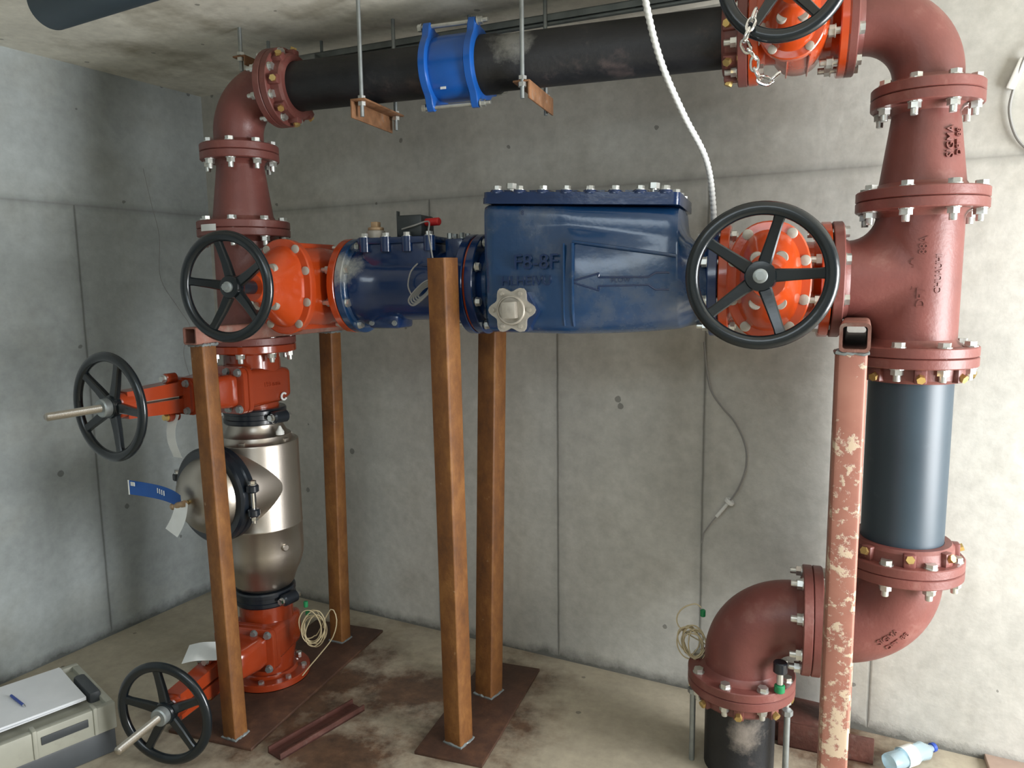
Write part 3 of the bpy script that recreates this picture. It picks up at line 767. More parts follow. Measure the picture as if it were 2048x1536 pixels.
# ------------------------------------------------------------------ left column
teeL = tee('red-brown cast tee in the left column behind the black wheel', XL, 1, branch=BR-XL)
bolts(teeL, (XL, Y0, ZF1), Z1, .1475, FT*2, ph=PI/8, r=.016)
bolts(teeL, (XL, Y0, ZF3), Z1, .1475, FT*2, ph=PI/8, r=.016)
bolts(cv, (MX0, Y0, ZA), X1, .1475, FT*2, ph=PI/8, r=.015)
bolts(teeL, (BR, Y0, ZA), X1, .1475, FT*2, ph=PI/8, r=.015)
redL = reducer('red-brown cone reducer in the left column above the black wheel', XL)
# sticker on the flange: bent to the rim
bm = B(); t = FT; rr_ = R200+.0012; angs = [math.radians(a) for a in range(-112, -84, 2)]
loft(bm, [[V((XL+rr_*math.cos(a), Y0+rr_*math.sin(a), z)) for a in angs] for z in (ZF1-.012, ZF1+.012)], False, False, False)
loft(bm, [[V((XL+(rr_+.0005)*math.cos(a), Y0+(rr_+.0005)*math.sin(a), z)) for a in angs] for z in (ZF1-.012, ZF1+.012)], False, False, False)
obj('sticker', bm, 'tag', redL, label='white paper sticker')
elTL = elbow('red-brown elbow at the top left of the pipe loop', (XL, Y0, ZT), Z1*-1, X1, .09, R150, R150*.96, R2=.203)
adTL = adaptor('flange adaptor with many bolts joining the top left elbow to the black pipe', (XL+.203, Y0, ZT), X1, R150*.96, .085, nb=8)
bolts(adTL, (XL+.203, Y0, ZT), X1, .120, FT*2, ph=PI/8, r=.014, num=8)
# top black pipes, blue coupling
bm = B(); lathe(bm, frame((XL+.207, Y0, ZT), X1), [(.085, 0), (.085, -1.02-XL-.207)], 64)
single('pipe', bm, 'black_coat', 'black pipe under the ceiling, left of the bright blue coupling', 'pipe')
vTleft = vTx-.135
bm = B(); lathe(bm, frame((-1.0, Y0, ZT), X1), [(.094, .0), (.094, .125), (.087, .135), (.087, vTleft-.012+1.0)], 64)
single('pipe', bm, 'black_coat', 'black pipe under the ceiling, right of the bright blue coupling', 'pipe')
adTR = adaptor('red-brown flange adaptor on the black ceiling pipe at the chained valve', (vTleft, Y0, ZT), -X1, R150, .087)
bolts(adTR, (vTleft, Y0, ZT), X1, .12, FT*2, ph=PI/8, r=.015)
cp = thing('pipe_coupling', 'bright blue bolted sleeve coupling on the black ceiling pipe', 'coupling', (-1.01, Y0, ZT-.12))
bm = B(); lathe(bm, frame((-1.09, Y0, ZT), X1), [(.088, 0), (.102, .002), (.106, .03), (.106, .13), (.102, .158), (.096, .16)], 64); obj('sleeve', bm, 'bright_blue', cp)
def lobe_ring(x0, x1):
    bm = B(); pr = []
    for i in range(96):
        a = 2*PI*i/96; q = max(max(0, math.cos(a-math.radians(t_)))**60 for t_ in (25, 115, 252, 335))
        r = .118+.032*q; pr.append((r*math.cos(a), r*math.sin(a)))
    F = frame((x0, Y0, ZT), X1, (0, 1, 0))
    rings = [[F @ V((x*s, y*s, h)) for x, y in pr] for s, h in ((.93, 0), (1, .005), (1, x1-x0-.005), (.93, x1-x0))]
    loft(bm, rings); return bm
obj('end_ring', lobe_ring(-1.115, -1.083), 'bright_blue', cp); obj('end_ring', lobe_ring(-.955, -.923), 'bright_blue', cp)
for t_ in (25, 115, 252, 335):
    t_ = math.radians(t_); put(bolt_mesh(.195, .012), 'bolt', cp, frame((-1.02, Y0+.136*math.cos(t_), ZT+.136*math.sin(t_)), -X1))
bm = B(); box(bm, (-1.05, Y0-.075, ZT-.082), (-1.03, Y0-.0765, ZT-.074)); obj('sticker', bm, 'tag', cp)

# ------------------------------------------------------------------ rising stem valves in the left column
def osy(label, cz, ang, zt, zb, wz, wheel_rot, s_wheel, s_tip, topf):
    a = math.radians(ang); d = V((math.cos(a), math.sin(a), 0)); p = V((-d.y, d.x, 0)); c = V((XL, Y0, cz))
    th = thing('rising_stem_valve', label, 'gate valve', (XL, Y0, zb))
    Mt = Mx.Identity(4)
    for i in range(3): Mt[i][0] = p[i]; Mt[i][1] = d[i]; Mt[i][2] = Z1[i]; Mt[i][3] = c[i]
    bm = B()
    lathe(bm, frame((XL, Y0, zb), Z1), [(.094, 0), (.094, .04), (.108, (zt-zb)*.35), (.108, (zt-zb)*.6), (.104, zt-zb-.005)], 48)
    # body block: rounded rectangle lofted along the stem direction
    def rect(s, w_, h, r=.022, n=5):
        out = []
        for sx, sz, a0 in ((1, 1, 0), (-1, 1, 90), (-1, -1, 180), (1, -1, 270)):
            for k in range(n):
                t = math.radians(a0+90*k/(n-1)); out.append(Mt @ V((sx*(w_-r)+r*math.cos(t), s, sz*(h-r)+r*math.sin(t))))
        return out
    loft(bm, [rect(-.115, .06, .045), rect(-.105, .09, .06), rect(-.06, .108, .068), rect(.06, .112, .072), rect(.12, .112, .072)])
    obj('body', bm, 'osy_red', th, 40)
    flg = B(); loft(flg, [rect(.12, .126, .084, .03), rect(.123, .130, .088, .03), rect(.140, .130, .088, .03), rect(.143, .126, .084, .03)]); loft(flg, [rect(.1445, .126, .084, .03), rect(.147, .130, .088, .03), rect(.166, .130, .088, .03), rect(.169, .126, .084, .03)])
    obj('body_flange', flg, 'osy_red', th, 40)
    for sx in (-.108, 0, .108):
        for sz in (-.068, .068):
            if sx == 0 : continue
            head(th, Mt @ V((sx, .169, sz)), d, .013, .010, 'galv')
    for sz in (-.070, .070):
        for sx in (-.05, .05): head(th, Mt @ V((sx, .169, sz)), d, .012, .010, 'galv')
    bm = B(); loft(bm, [rect(.168, .098, .062), rect(.20, .098, .062), rect(.275, .086, .058, .03), rect(.30, .075, .058, .03), rect(.315, .06, .05, .03)]); obj('bonnet', bm, 'osy_red', th, 40)
    bm = B(); loft(bm, [rect(.315, .078, .066, .02), rect(.335, .078, .066, .02)]); loft(bm, [rect(.337, .070, .060, .02), rect(.352, .070, .060, .02)]); obj('yoke_flange', bm, 'osy_red', th, 35)
    for sx in (-.055, .055):
        for sz in (-.048, .048): head(th, Mt @ V((sx, .352, sz)), d, .011, .009, 'galv')
    # gland bolts standing off
    for sz in (-.075, .075):
        bm = B(); rcyl(bm, Mt @ V((0, .352, sz*.9)), Mt @ V((0, .395, sz*.9)), .018, .003, 18); obj('gland_lug', bm, 'osy_red', th)
        head(th, Mt @ V((0, .395, sz*.9)), d, .011, .012, 'brass' if sz < 0 else 'zinc')
    for sz in (-1, 1):
        bm = B(); rings = []
        for s, zz, w_, h in ((.35, .030, .036, .025), (.42, .028, .034, .023), (.50, .026, .032, .021), (s_wheel-.045, .024, .030, .021)):
            z = zz*sz; rings.append([Mt @ V(q) for q in ((-w_, s, z-h), (w_, s, z-h), (w_, s, z+h), (-w_, s, z+h))])
        loft(bm, rings); obj('yoke_arm', bm, 'osy_red', th, 30)
    bm = B(); rcyl(bm, Mt @ V((0, s_wheel-.07, 0)), Mt @ V((0, s_wheel-.02, 0)), .042, .004); obj('yoke_hub', bm, 'osy_red', th)
    pw = Mt @ V((0, s_wheel+.0, 0))
    hw = handwheel(th, pw, d, .178, wheel_rot, xh=p if True else None, nut=None, dish=.012)
    bm = B(); rcyl(bm, Mt @ V((0, s_wheel, 0)), Mt @ V((0, s_wheel+.032, 0)), .030, .004, 24); obj('stem_nut', bm, 'galv', th)
    bm = B(); L0, L1 = .30, s_tip; n = int((L1-L0)/.004); prof = [(.012, 0)]
    for i in range(n): prof += [(.0132, .0005+i*.004), (.0112, .0025+i*.004)]
    prof += [(.0128, L1-L0-.006), (.009, L1-L0)]
    lathe(bm, frame(Mt @ V((0, L0, 0)), d), prof, 16); obj('threaded_stem', bm, 'stainless', th, 60)
    if topf: flange(th, (XL, Y0, zt), -Z1, R200, FT, .106, 'osy_red', fil=.01)
    else: flange(th, (XL, Y0, zb), Z1, R200-.01, FT, .106, 'osy_red', fil=.01)
    return th, Mt
ov1, OM1 = osy('red rising-stem gate valve at mid height of the left column, wheel out to the left', 1.222, -99, ZF3, 1.128, 0, math.radians(-4), .605, .81, True)
text_on(ov1, '193 mm', .026, .002, lambda u, v, w_: OM1 @ V((.1112+w_, .01-u, v+.008)), 'osy_red')
ov2, OM2 = osy('red rising-stem gate valve at the foot of the left column, wheel near the tool case', .20, -85, .34, .012, 0, math.radians(25), .622, .835, False)
bm = B(); lathe(bm, frame((XL, Y0, .012), -Z1), [(R200-.01, 0), (R200-.01, .012)], 48); obj('floor_flange', bm, 'redbrown', ov2)
for i in range(8):
    a = PI/8+i*PI/4; head(ov2, (XL+.138*math.cos(a), Y0+.138*math.sin(a), .036), Z1, .012, .012)
for (Mt_, z_, s_) in ((OM1, .13, 0), (OM1, -.055, .0)):
    bm = B(); c0 = Mt_ @ V((.1075, .0, .112)) if z_ > 0 else Mt_ @ V((.1125, -.045, -.048))
    F = frame(c0, Mt_.to_3x3() @ V((1, 0, 0)))
    tube(bm, [F @ V((.013*math.cos(t), .013*math.sin(t), .002)) for t in [math.radians(q) for q in range(40, 330, 18)]], .004, 8); obj('paint_ring', bm, 'tag', ov1, label='white ring mark')

def groove_coupling(label, z, h=.060, r=.120):
    th = thing('grooved_coupling', label, 'coupling', (XL, Y0, z-h/2))
    bm = B(); lathe(bm, frame((XL, Y0, z-h/2), Z1), [(.097, 0), (r-.004, 0), (r, .006), (r, h*.32), (r-.004, h*.36), (r-.004, h*.64), (r, h*.68), (r, h-.006), (r-.004, h), (.097, h)], 56); obj('housing', bm, 'black_rubber', th, 30)
    for a in (-12, 168):
        a = math.radians(a); e = V((math.cos(a), math.sin(a), 0)); q = V((-e.y, e.x, 0)); c = V((XL, Y0, z))+e*(r+.018)
        bm = B(); rcyl(bm, c-q*.035, c+q*.035, .024, .006, 20); obj('bolt_pad', bm, 'black_rubber', th)
        head(th, c-q*.035, -q, .013, .012, 'chrome'); head(th, c+q*.035, q, .013, .012, 'chrome')
    return th
groove_coupling('black grooved pipe coupling above the stainless steel filter', 1.103)
groove_coupling('black grooved pipe coupling below the stainless steel filter', .367)

# ------------------------------------------------------------------ stainless tee filter
sf = thing('steel_filter', 'stainless steel filter vessel with a domed side port in the left column', 'filter', (XL, Y0, .37))
bm = B(); z0 = .372
lathe(bm, frame((XL, Y0, 0), Z1), [(.094, .397), (.108, .404), (.118, .418), (.124, .438), (.134, .462), (.148, .492), (.157, .525), (.160, .56), (.160, .658), (.1615, .66), (.1615, .666), (.160, .668), (.160, .995), (.158, 1.0)], 72)
obj('body', bm, 'stainless', sf, 40)
bm = B(); lathe(bm, frame((XL, Y0, 0), Z1), [(.150, 1.0), (.142, 1.003), (.136, 1.012), (.132, 1.025), (.118, 1.034), (.112, 1.045), (.104, 1.062), (.104, 1.077)], 64); obj('top_ring', bm, 'stainless', sf, 40)
for a in (-75, -150, 0, 60): 
    a = math.radians(a); bm = B(); box(bm, (-.010, -.012, 0), (.010, .012, .014), frame((XL+.135*math.cos(a), Y0+.135*math.sin(a), 1.0), Z1, (math.cos(a), math.sin(a), 0)), .002); obj('lug', bm, 'stainless', sf)
ang = math.radians(-99); d = V((math.cos(ang), math.sin(ang), 0)); p = V((-d.y, d.x, 0)); c0 = V((XL, Y0, .832))
bm = B(); lathe(bm, frame(c0, d), [(.1575, .03), (.1575, .19), (.150, .205)], 64); obj('side_port', bm, 'stainless', sf, 40)
bm = B(); lathe(bm, frame(c0, d), [(.150, .225)]+[(.150*math.cos(t), .225+.115*math.sin(t)) for t in [math.radians(q) for q in range(5, 90, 6)]]+[(.004, .340)], 64); obj('dome', bm, 'stainless', sf, 60)
bm = B(); lathe(bm, frame(c0, d), [(.151, .178), (.172, .178), (.181, .186), (.181, .207), (.174, .213), (.181, .219), (.181, .242), (.172, .250), (.151, .250)], 72)
cl = obj('clamp_ring', bm, 'black_rubber', sf, 30)
for sg in (1, -1):
    cc_ = c0+d*.216+p*sg*.198
    for zz in (-.045, .045):
        bm = B(); rcyl(bm, cc_+Z1*(zz-.014), cc_+Z1*(zz+.014), .022, .004, 20); obj('clamp_ear', bm, 'black_rubber', cl)
        prism_z = cc_+Z1*(zz+math.copysign(.014, zz)); head(cl, prism_z, Z1*math.copysign(1, zz), .014, .012, 'chrome')
    bm = B(); cyl(bm, cc_-Z1*.085, cc_+Z1*.072, .0075, 14); obj('clamp_bolt', bm, 'chrome', cl)
bm = B(); a = math.radians(-22); e = V((math.cos(a), math.sin(a), 0)); rcyl(bm, V((XL, Y0, .590))+e*.150, V((XL, Y0, .590))+e*.172, .014, .003, 18); obj('port_plug', bm, 'stainless', sf)
# white cone plug near the top coupling
bm = B(); a = math.radians(-15); e = V((math.cos(a), math.sin(a), 0)); c = V((XL, Y0, 1.035))+e*.145; lathe(bm, frame(c, Z1), [(.016, 0), (.016, .012), (.010, .02), (.004, .034)], 16)
single('sensor_plug', bm, 'white', 'small white pointed plug at the shoulder of the stainless filter', 'plug')
# brass ball valve on the dome with tags
cb = c0+d*.345
bv = thing('ball_valve', 'small brass ball valve sticking out of the stainless dome', 'valve', cb)
bm = B(); rcyl(bm, cb-d*.004, cb+d*.022, .009, .002, 16); obj('nipple', bm, 'brass', bv)
ce = cb+d*.03
bm = B(); lathe(bm, frame(ce-p*.035-Z1*.010, p+Z1*.3), [(.012, 0), (.012, .014), (.010, .016), (.013, .030), (.013, .042), (.010, .052), (.012, .054), (.012, .070)], 18); obj('valve_body', bm, 'tan_plug', bv)
bm = B(); rcyl(bm, ce-Z1*.012, ce-Z1*.032, .007, .002, 14); obj('drain_nozzle', bm, 'brass', bv)
def card(name, pts, wd, mat, label, cat, th=.0008, parent=None):
    """ribbon through pts, width vector wd"""
    P = catmull(pts, 6); wd = V(wd); bm = B(); n = None
    t = (P[-1]-P[0]).normalized(); nn = t.cross(wd).normalized()*th
    rings = [[q-wd/2, q+wd/2, q+wd/2+nn, q-wd/2+nn] for q in P]
    loft(bm, rings)
    return bm
# blue printed card and white card
def dpt(s, q, z): return c0+d*s+p*q+Z1*z
bm = card('x', [dpt(.44, -.175, .062), dpt(.42, -.12, .055), dpt(.40, -.06, .045), dpt(.385, -.015, .030), dpt(.375, .012, .012)], (0, 0, .052), 'tagblue', '', '')
bl = single('printed_tag', bm, 'tagblue', 'long blue printed card tag on the brass ball valve', 'tag')
bm = B(); box(bm, (-.011, -.0012, -.007), (.011, 0, .007), frame(dpt(.446, -.147, .078), d, p) @ Mx.Rotation(PI/2, 4, 'X')); obj('white_panel', bm, 'tag', bl)
bm = card('x', [dpt(.442, -.178, .062), dpt(.4415, -.172, .062)], (0, 0, .054), 'tag', '', ''); obj('white_edge', bm, 'white', bl)
for k in range(4):
    bm = B(); q0 = dpt(.404, -.070+.011*k, .055-.002*k); box(bm, (-.002, -.011, 0), (.002, .007, .0012), frame(q0, d, p)); obj('printed_mark', bm, 'tag', bl)
bm = card('x', [dpt(.37, .012, .02), dpt(.385, .018, -.02), dpt(.39, .002, -.06), dpt(.395, -.025, -.10)], p*.060+Z1*-.024, 'tag', '', '')
single('card_tag', bm, 'tag', 'curled white card tag hanging below the brass ball valve', 'tag')
# paper tags on the two rising stem valves
q = OM1 @ V((.0, .375, -.09)); 
bm = card('x', [q+V((.012, 0, .03)), q+V((.0, -.01, -.02)), q+V((.002, -.012, -.07)), q+V((.012, 0, -.125))], p*.045, 'tag', '', '')
single('paper_tag', bm, 'tag', 'crumpled white paper tag hanging from the upper red valve', 'tag')
q = OM2 @ V((-.0, .38, .082))
bm = card('x', [q+V((-.085, -.02, .0)), q+V((-.03, -.01, .015)), q+V((.035, .02, .012))], V((-.03, .075, .03)), 'tag', '', '')
single('paper_tag', bm, 'tag', 'white paper tag lying on the lower red valve', 'tag')

# ------------------------------------------------------------------ steel supports
def sqtube(bm, a, b, w_, xh, r=.008, wall=None):
    F = frame(a, V(b)-V(a), xh); L = (V(b)-V(a)).length
    def sec(h, w2, r2):
        out = []
        for sx, sy, a0 in ((1, 1, 0), (-1, 1, 90), (-1, -1, 180), (1, -1, 270)):
            for k in range(4):
                t = math.radians(a0+30*k); out.append(F @ V((sx*(w2-r2)+r2*math.cos(t), sy*(w2-r2)+r2*math.sin(t), h)))
        return out
    h = w_/2
    if wall:
        rings = [sec(0, h, r), sec(L, h, r), sec(L, h-wall, r*.6), sec(0, h-wall, r*.6), sec(0, h, r)]
        loft(bm, rings, False, False); bmesh.ops.remove_doubles(bm, verts=bm.verts, dist=1e-6)
    else: loft(bm, [sec(0, h, r), sec(L, h, r)])
tw = .068
def weld(parent, c, w_, rz):
    bm = B(); n = 40; pts_ = []
    for i in range(n):
        a = 2*PI*i/n; s = max(abs(math.cos(a)), abs(math.sin(a)))
        q = V((math.cos(a)/s*w_/2, math.sin(a)/s*w_/2, 0)); q.rotate(Mx.Rotation(rz, 3, 'Z')); pts_.append(V(c)+q+V((0, 0, random.uniform(-.002, .002))))
    tube(bm, pts_, lambda i: .005+random.uniform(-.001, .0015), 6, True); obj('weld_bead', bm, 'galvdark', parent)
# left support
sl = thing('pipe_support', 'rusty steel frame of two posts and a crossbeam under the left orange valve', 'support', (-1.79, 2.4, 0))
za = math.radians(-6)
for (x, y, xt, yt, zt_, tw) in ((-1.765, 2.035, -1.815, 2.06, 1.410, .062), (-1.80, 2.79, -1.765, 2.76, 1.410, .068)):
    bm = B(); sqtube(bm, (x, y, .012), (xt, yt, zt_), tw, (math.cos(za), math.sin(za), 0)); obj('post', bm, 'rust', sl, 30)
    weld(sl, (x, y, .014), tw, za); weld(sl, (xt, yt, zt_), tw, za)
bm = B(); sqtube(bm, (-1.819, 2.005, 1.410+.032), (-1.748, 2.84, 1.410+.032), .058, (1, 0, 0), wall=.005); obj('crossbeam', bm, 'beam_primer', sl, 30)
bm = B(); box(bm, (-2.02, 1.985, 0), (-1.66, 2.93, .012), ID, .002); obj('base_plate', bm, 'rust_plate', sl)
# centre support
zc_ = math.radians(-15)
scn = thing('pipe_support', 'rusty steel frame of two posts under the joint left of the blue strainer', 'support', (-1.0, 2.4, 0))
bm = B(); sqtube(bm, (-.990, 2.250, .012), (-.994, 2.221, 1.685), .074, (math.cos(zc_), math.sin(zc_), 0)); obj('post', bm, 'rust', scn, 30)
weld(scn, (-.990, 2.250, .014), .074, zc_)
bm = B(); sqtube(bm, (-1.0, 2.575, .012), (-.985, 2.655, 1.60), .080, (math.cos(zc_), math.sin(zc_), 0)); obj('post', bm, 'rust', scn, 30)
weld(scn, (-1.0, 2.575, .014), .080, zc_)
bm = B(); box(bm, (-1.112, 2.145, 0), (-.862, 2.81, .012), ID, .002); obj('base_plate', bm, 'rust_plate', scn)
# right support: splashed post with a hollow beam end
sr = thing('pipe_support', 'tall primer-brown square post with cream splashes in front of the right column', 'support', (.2, 2.2, 0))
tr = .073
bm = B(); sqtube(bm, (.2, 2.10, .0), (.2, 2.10, 1.415), tr, (1, 0, 0), r=.012); obj('post', bm, 'flaky', sr, 30)
bm = B(); sqtube(bm, (.203, 2.055, 1.415+tr/2+.003), (.272, 2.715, 1.415+tr/2+.003), tr, (1, -.1, 0), r=.012, wall=.008); obj('crossbeam', bm, 'beam_primer', sr, 30)
bm = B(); sqtube(bm, (.268, 2.675, .0), (.268, 2.675, 1.415), tr, (1, 0, 0), r=.012); obj('post', bm, 'flaky', sr, 30)
weld(sr, (.2, 2.10, 1.415), tr, 0)

# ------------------------------------------------------------------ hangers, rail, conduit
def rod(bm, a, b, r=.0065):
    cyl(bm, a, b, r, 12)
def hanger(label, x, yf_, yb, z, wid=.05, ext=.03, side=-1, e0=None):
    ext0 = ext if e0 is None else e0
    th = thing('pipe_hanger', label, 'hanger', (x, (yf_+yb)/2, z-.06))
    bm = B(); box(bm, (x-.02, yf_-ext0, z-.006), (x+.035, yb+ext*.7, z), ID, .001); vx = x-.02 if side < 0 else x+.029; box(bm, (vx, yf_-ext0, z-wid-.006), (vx+.006, yb+ext*.7, z-.004), ID, .001)
    obj('angle_bracket', bm, 'bracket_rust', th)
    for y in (yf_, yb):
        bm = B(); rod(bm, (x+.010, y, z-.055), (x+.010, y, ZC), .007); obj('threaded_rod', bm, 'galv', th)
        bm = B(); prism(bm, hexa(.014), z-.020, z-.007, Mx.Translation((x+.010, y, 0))); prism(bm, hexa(.014), z+.001, z+.012, Mx.Translation((x+.010, y, 0))); obj('nut', bm, 'zinc', th)
    return th
ZU = ZT-.086
hanger('threaded-rod hanger with a rusty angle left of the blue coupling', -1.335, 2.33, 2.575, ZU-.012, .055, ext=.025)
hanger('threaded-rod hanger with a rusty angle right of the blue coupling', -.765, 2.33, 2.59, ZU-.003, .050, side=1, e0=.005, ext=.01)
hanger('short threaded-rod hanger above the top left elbow', -1.905, 2.45, 2.62, ZT+.135, .03, side=1, ext=.01)
# rail along the ceiling behind the pipe
def wdir(): t = math.radians(8.5); return V((math.cos(t), -math.sin(t), 0))
a = V((-1.80, 2.700, 2.508)); b_ = V((.15, 2.535, 2.508))
th = thing('cable_rail', 'long galvanized rail running behind the black ceiling pipe', 'rail', (a+b_)/2)
bm = B(); F = frame(a, b_-a, Z1); L = (b_-a).length
box(bm, (-.003, -.02, 0), (.0, .02, L), F); box(bm, (-.022, .017, 0), (.0, .02, L), F); box(bm, (-.022, -.02, 0), (.0, -.017, L), F); obj('channel', bm, 'galvdark', th)
bm = B(); cyl(bm, a+V((.05, -.012, -.030)), b_+V((0, -.012, -.030)), .007, 14); obj('conduit', bm, 'galvdark', th)
for s in (.10, .75, 1.35, 1.8):
    q = a+(b_-a).normalized()*s; bm = B(); cyl(bm, q+V((0, 0, -.02)), q+V((0, 0, ZC-q.z)), .006, 10); obj('threaded_rod', bm, 'galvdark', th)
q = a+(b_-a).normalized()*.05
bm = B(); box(bm, (q.x-.06, q.y-.055, q.z-.05), (q.x+.05, q.y-.025, q.z-.012), ID, .003); single('junction_box', bm, 'galv', 'small grey junction box at the left end of the ceiling rail', 'box')
# white corrugated conduit dropping from the ceiling
cp_ = [(-.350, 2.03, ZC), (-.345, 2.05, 2.45), (-.335, 2.10, 2.33), (-.305, 2.18, 2.20), (-.255, 2.30, 2.08), (-.20, 2.42, 1.97), (-.183, 2.52, 1.85), (-.185, 2.62, 1.70), (-.195, 2.70, 1.55), (-.205, 2.76, 1.42)]
P = catmull(cp_, 40); bm = B(); tube(bm, P, lambda i: .0098 if (i % 4) < 2 else .0082, 12)
single('corrugated_conduit', bm, 'cordwhite', 'white corrugated conduit dropping from the ceiling past the strainer', 'conduit')
cs = [onwall_back(x_, z_, .02) for x_, z_ in ((-.222, 1.38), (-.220, 1.349), (-.211, 1.275), (-.193, 1.20), (-.15, 1.138), (-.11, 1.094), (-.077, 1.032), (-.063, .977), (-.066, .911), (-.089, .842), (-.115, .795))]
th = thing('hanging_sensor', 'thin grey cord with a white round probe hanging on the back wall', 'cord', cs[-1])
bm = B(); tube(bm, catmull(cs, 10), .0034, 8); obj('cord', bm, 'cordgrey', th)
e = cs[-1]; g = (onwall_back(-.19, .69, .02)-e).normalized()
bm = B(); rcyl(bm, e-g*.001, e+g*.014, .019, .003, 28); obj('disc', bm, 'white', th)
bm = B(); rcyl(bm, e+g*.014, e+g*.085, .0065, .001, 14); obj('probe', bm, 'white', th)
bm = B(); tube(bm, [e+g*.08, e+g*.11, onwall_back(-.213, .651, .008), onwall_back(-.22, .61, .004)], .0022, 6); obj('cord_end', bm, 'cordgrey', th)
bm = B(); tube(bm, [onwall_back(-.195, 1.86, .008), onwall_back(-.19, 1.70, .008), onwall_back(-.20, 1.45, .008)], .004, 8)
single('cable', bm, 'cordgrey', 'thin straight cord on the back wall behind the large wheel', 'cord')
# clip and cable at the upper right
c = onwall_back(.685, 2.235, 0)
th = thing('wall_cable', 'white cable loop with a clip on the wall at the upper right edge', 'cable', c)
bm = B(); box(bm, (-.012, 0, -.045), (.012, .02, .045), Mx.Translation(onwall_back(.675, 2.20, .022)) @ Mx.Rotation(math.radians(-8.5), 4, 'Z') @ Mx.Rotation(.35, 4, 'Y'), .004); obj('clip', bm, 'white', th)
bm = B(); tube(bm, catmull([onwall_back(.72, 2.28, .02), onwall_back(.69, 2.24, .02), onwall_back(.672, 2.17, .016), onwall_back(.663, 2.10, .012), onwall_back(.68, 2.03, .012), onwall_back(.71, 1.985, .012), onwall_back(.76, 1.95, .012)], 8), .0045, 8); obj('cable', bm, 'cordgrey', th)

# chain on the top wheel
wc = V((vTx-.045, 1.965, ZT-.017)); th = thing('chain', 'shiny steel chain looped over the rim of the top right wheel', 'chain', wc+V((-.07, -.02, -.16)))
def link(c, t, nrm, Lk=.022, wk=.011, rw=.0036):
    F = frame(c, t, nrm); pts_ = []
    for k in range(16):
        a = 2*PI*k/16; x = wk*math.cos(a)*.8; z = math.copysign(abs(math.sin(a))**.7, math.sin(a))*Lk*.75
        pts_.append(F @ V((x, 0, z)))
    bm = B(); tube(bm, pts_, rw, 6, True); return bm
chp = catmull([wc+V((-.062, -.024, -.085)), wc+V((-.075, -.032, -.125)), wc+V((-.082, -.028, -.150)), wc+V((-.062, -.01, -.175)), wc+V((-.058, 0, -.20)), wc+V((-.045, 0, -.225)), wc+V((-.022, 0, -.232)), wc+V((-.004, 0, -.215))], 10)
acc = 0; last = chp[0]; k = 0; nxt = 0
for i in range(1, len(chp)):
    acc += (chp[i]-chp[i-1]).length
    if acc >= nxt:
        t = (chp[i]-chp[i-1]).normalized(); n1 = V((1, 0, .2)) if k % 2 else V((.2, 1, .1))
        obj('link', link(chp[i], t, n1), 'chrome', th, 60); k += 1; nxt += .0245
# ------------------------------------------------------------------ black pipe stub at the upper left
e = V((-2.10, 1.83, 2.457)); g = V((.975, -.18, .0)).normalized()
bm = B(); lathe(bm, frame(e, g), [(.066, 0), (.070, .004), (.070, 1.6)], 48, True, True); lathe(bm, frame(e-g*.001, g), [(.058, 0), (.055, .0005)], 40)
single('ceiling_pipe', bm, 'pe', 'black pipe with an open end under the ceiling at the upper left', 'pipe')

# ------------------------------------------------------------------ things on the floor
def u_channel(bm, a, b, w_, h, t=.006):
    F = frame(a, V(b)-V(a), (V(b)-V(a)).cross(Z1)); L = (V(b)-V(a)).length
    up = (F.to_3x3().inverted() @ Z1); s = 1 if up.y > 0 else -1
    box(bm, (-w_/2, 0, 0), (w_/2, s*t, L), F) if s > 0 else box(bm, (-w_/2, -t, 0), (w_/2, 0, L), F)
    for sx in (-1, 1):
        x0, x1 = sorted((sx*w_/2, sx*(w_/2-t)))
        if s > 0: box(bm, (x0, 0, 0), (x1, h, L), F)
        else: box(bm, (x0, -h, 0), (x1, 0, L), F)
bm = B(); u_channel(bm, (-1.565, 1.985, .0), (-1.445, 2.34, .0), .072, .024)
single('steel_channel', bm, 'brownsteel', 'brown steel channel lying on the floor in front of the left support', 'steel channel')
bm = B(); box(bm, (-.13, -.10, 0), (.13, .10, .07), Mx.Translation((.11, 2.70, 0)) @ Mx.Rotation(math.radians(-10), 4, 'Z'), .003); 
single('steel_block', bm, 'brownsteel', 'dark brown steel block on the floor between the two lower pipes', 'steel block')
bm = B(); box(bm, (-.15, -.006, 0), (.15, .006, .09), Mx.Translation((.22, 2.575, 0)) @ Mx.Rotation(math.radians(-4), 4, 'Z'), .002); box(bm, (-.15, -.006, 0), (.15, .07, .008), Mx.Translation((.22, 2.575, 0)) @ Mx.Rotation(math.radians(-4), 4, 'Z'), .002)
single('steel_angle', bm, 'brownsteel', 'brown steel angle on the floor behind the splashed post', 'steel angle')
bm = B(); box(bm, (0, -.4, 0), (.5, 0, .022), Mx.Translation((.725, 2.73, 0)) @ Mx.Rotation(math.radians(-3), 4, 'Z'), .003)
single('board', bm, 'boardm', 'pinkish board lying on the floor at the lower right corner', 'board')
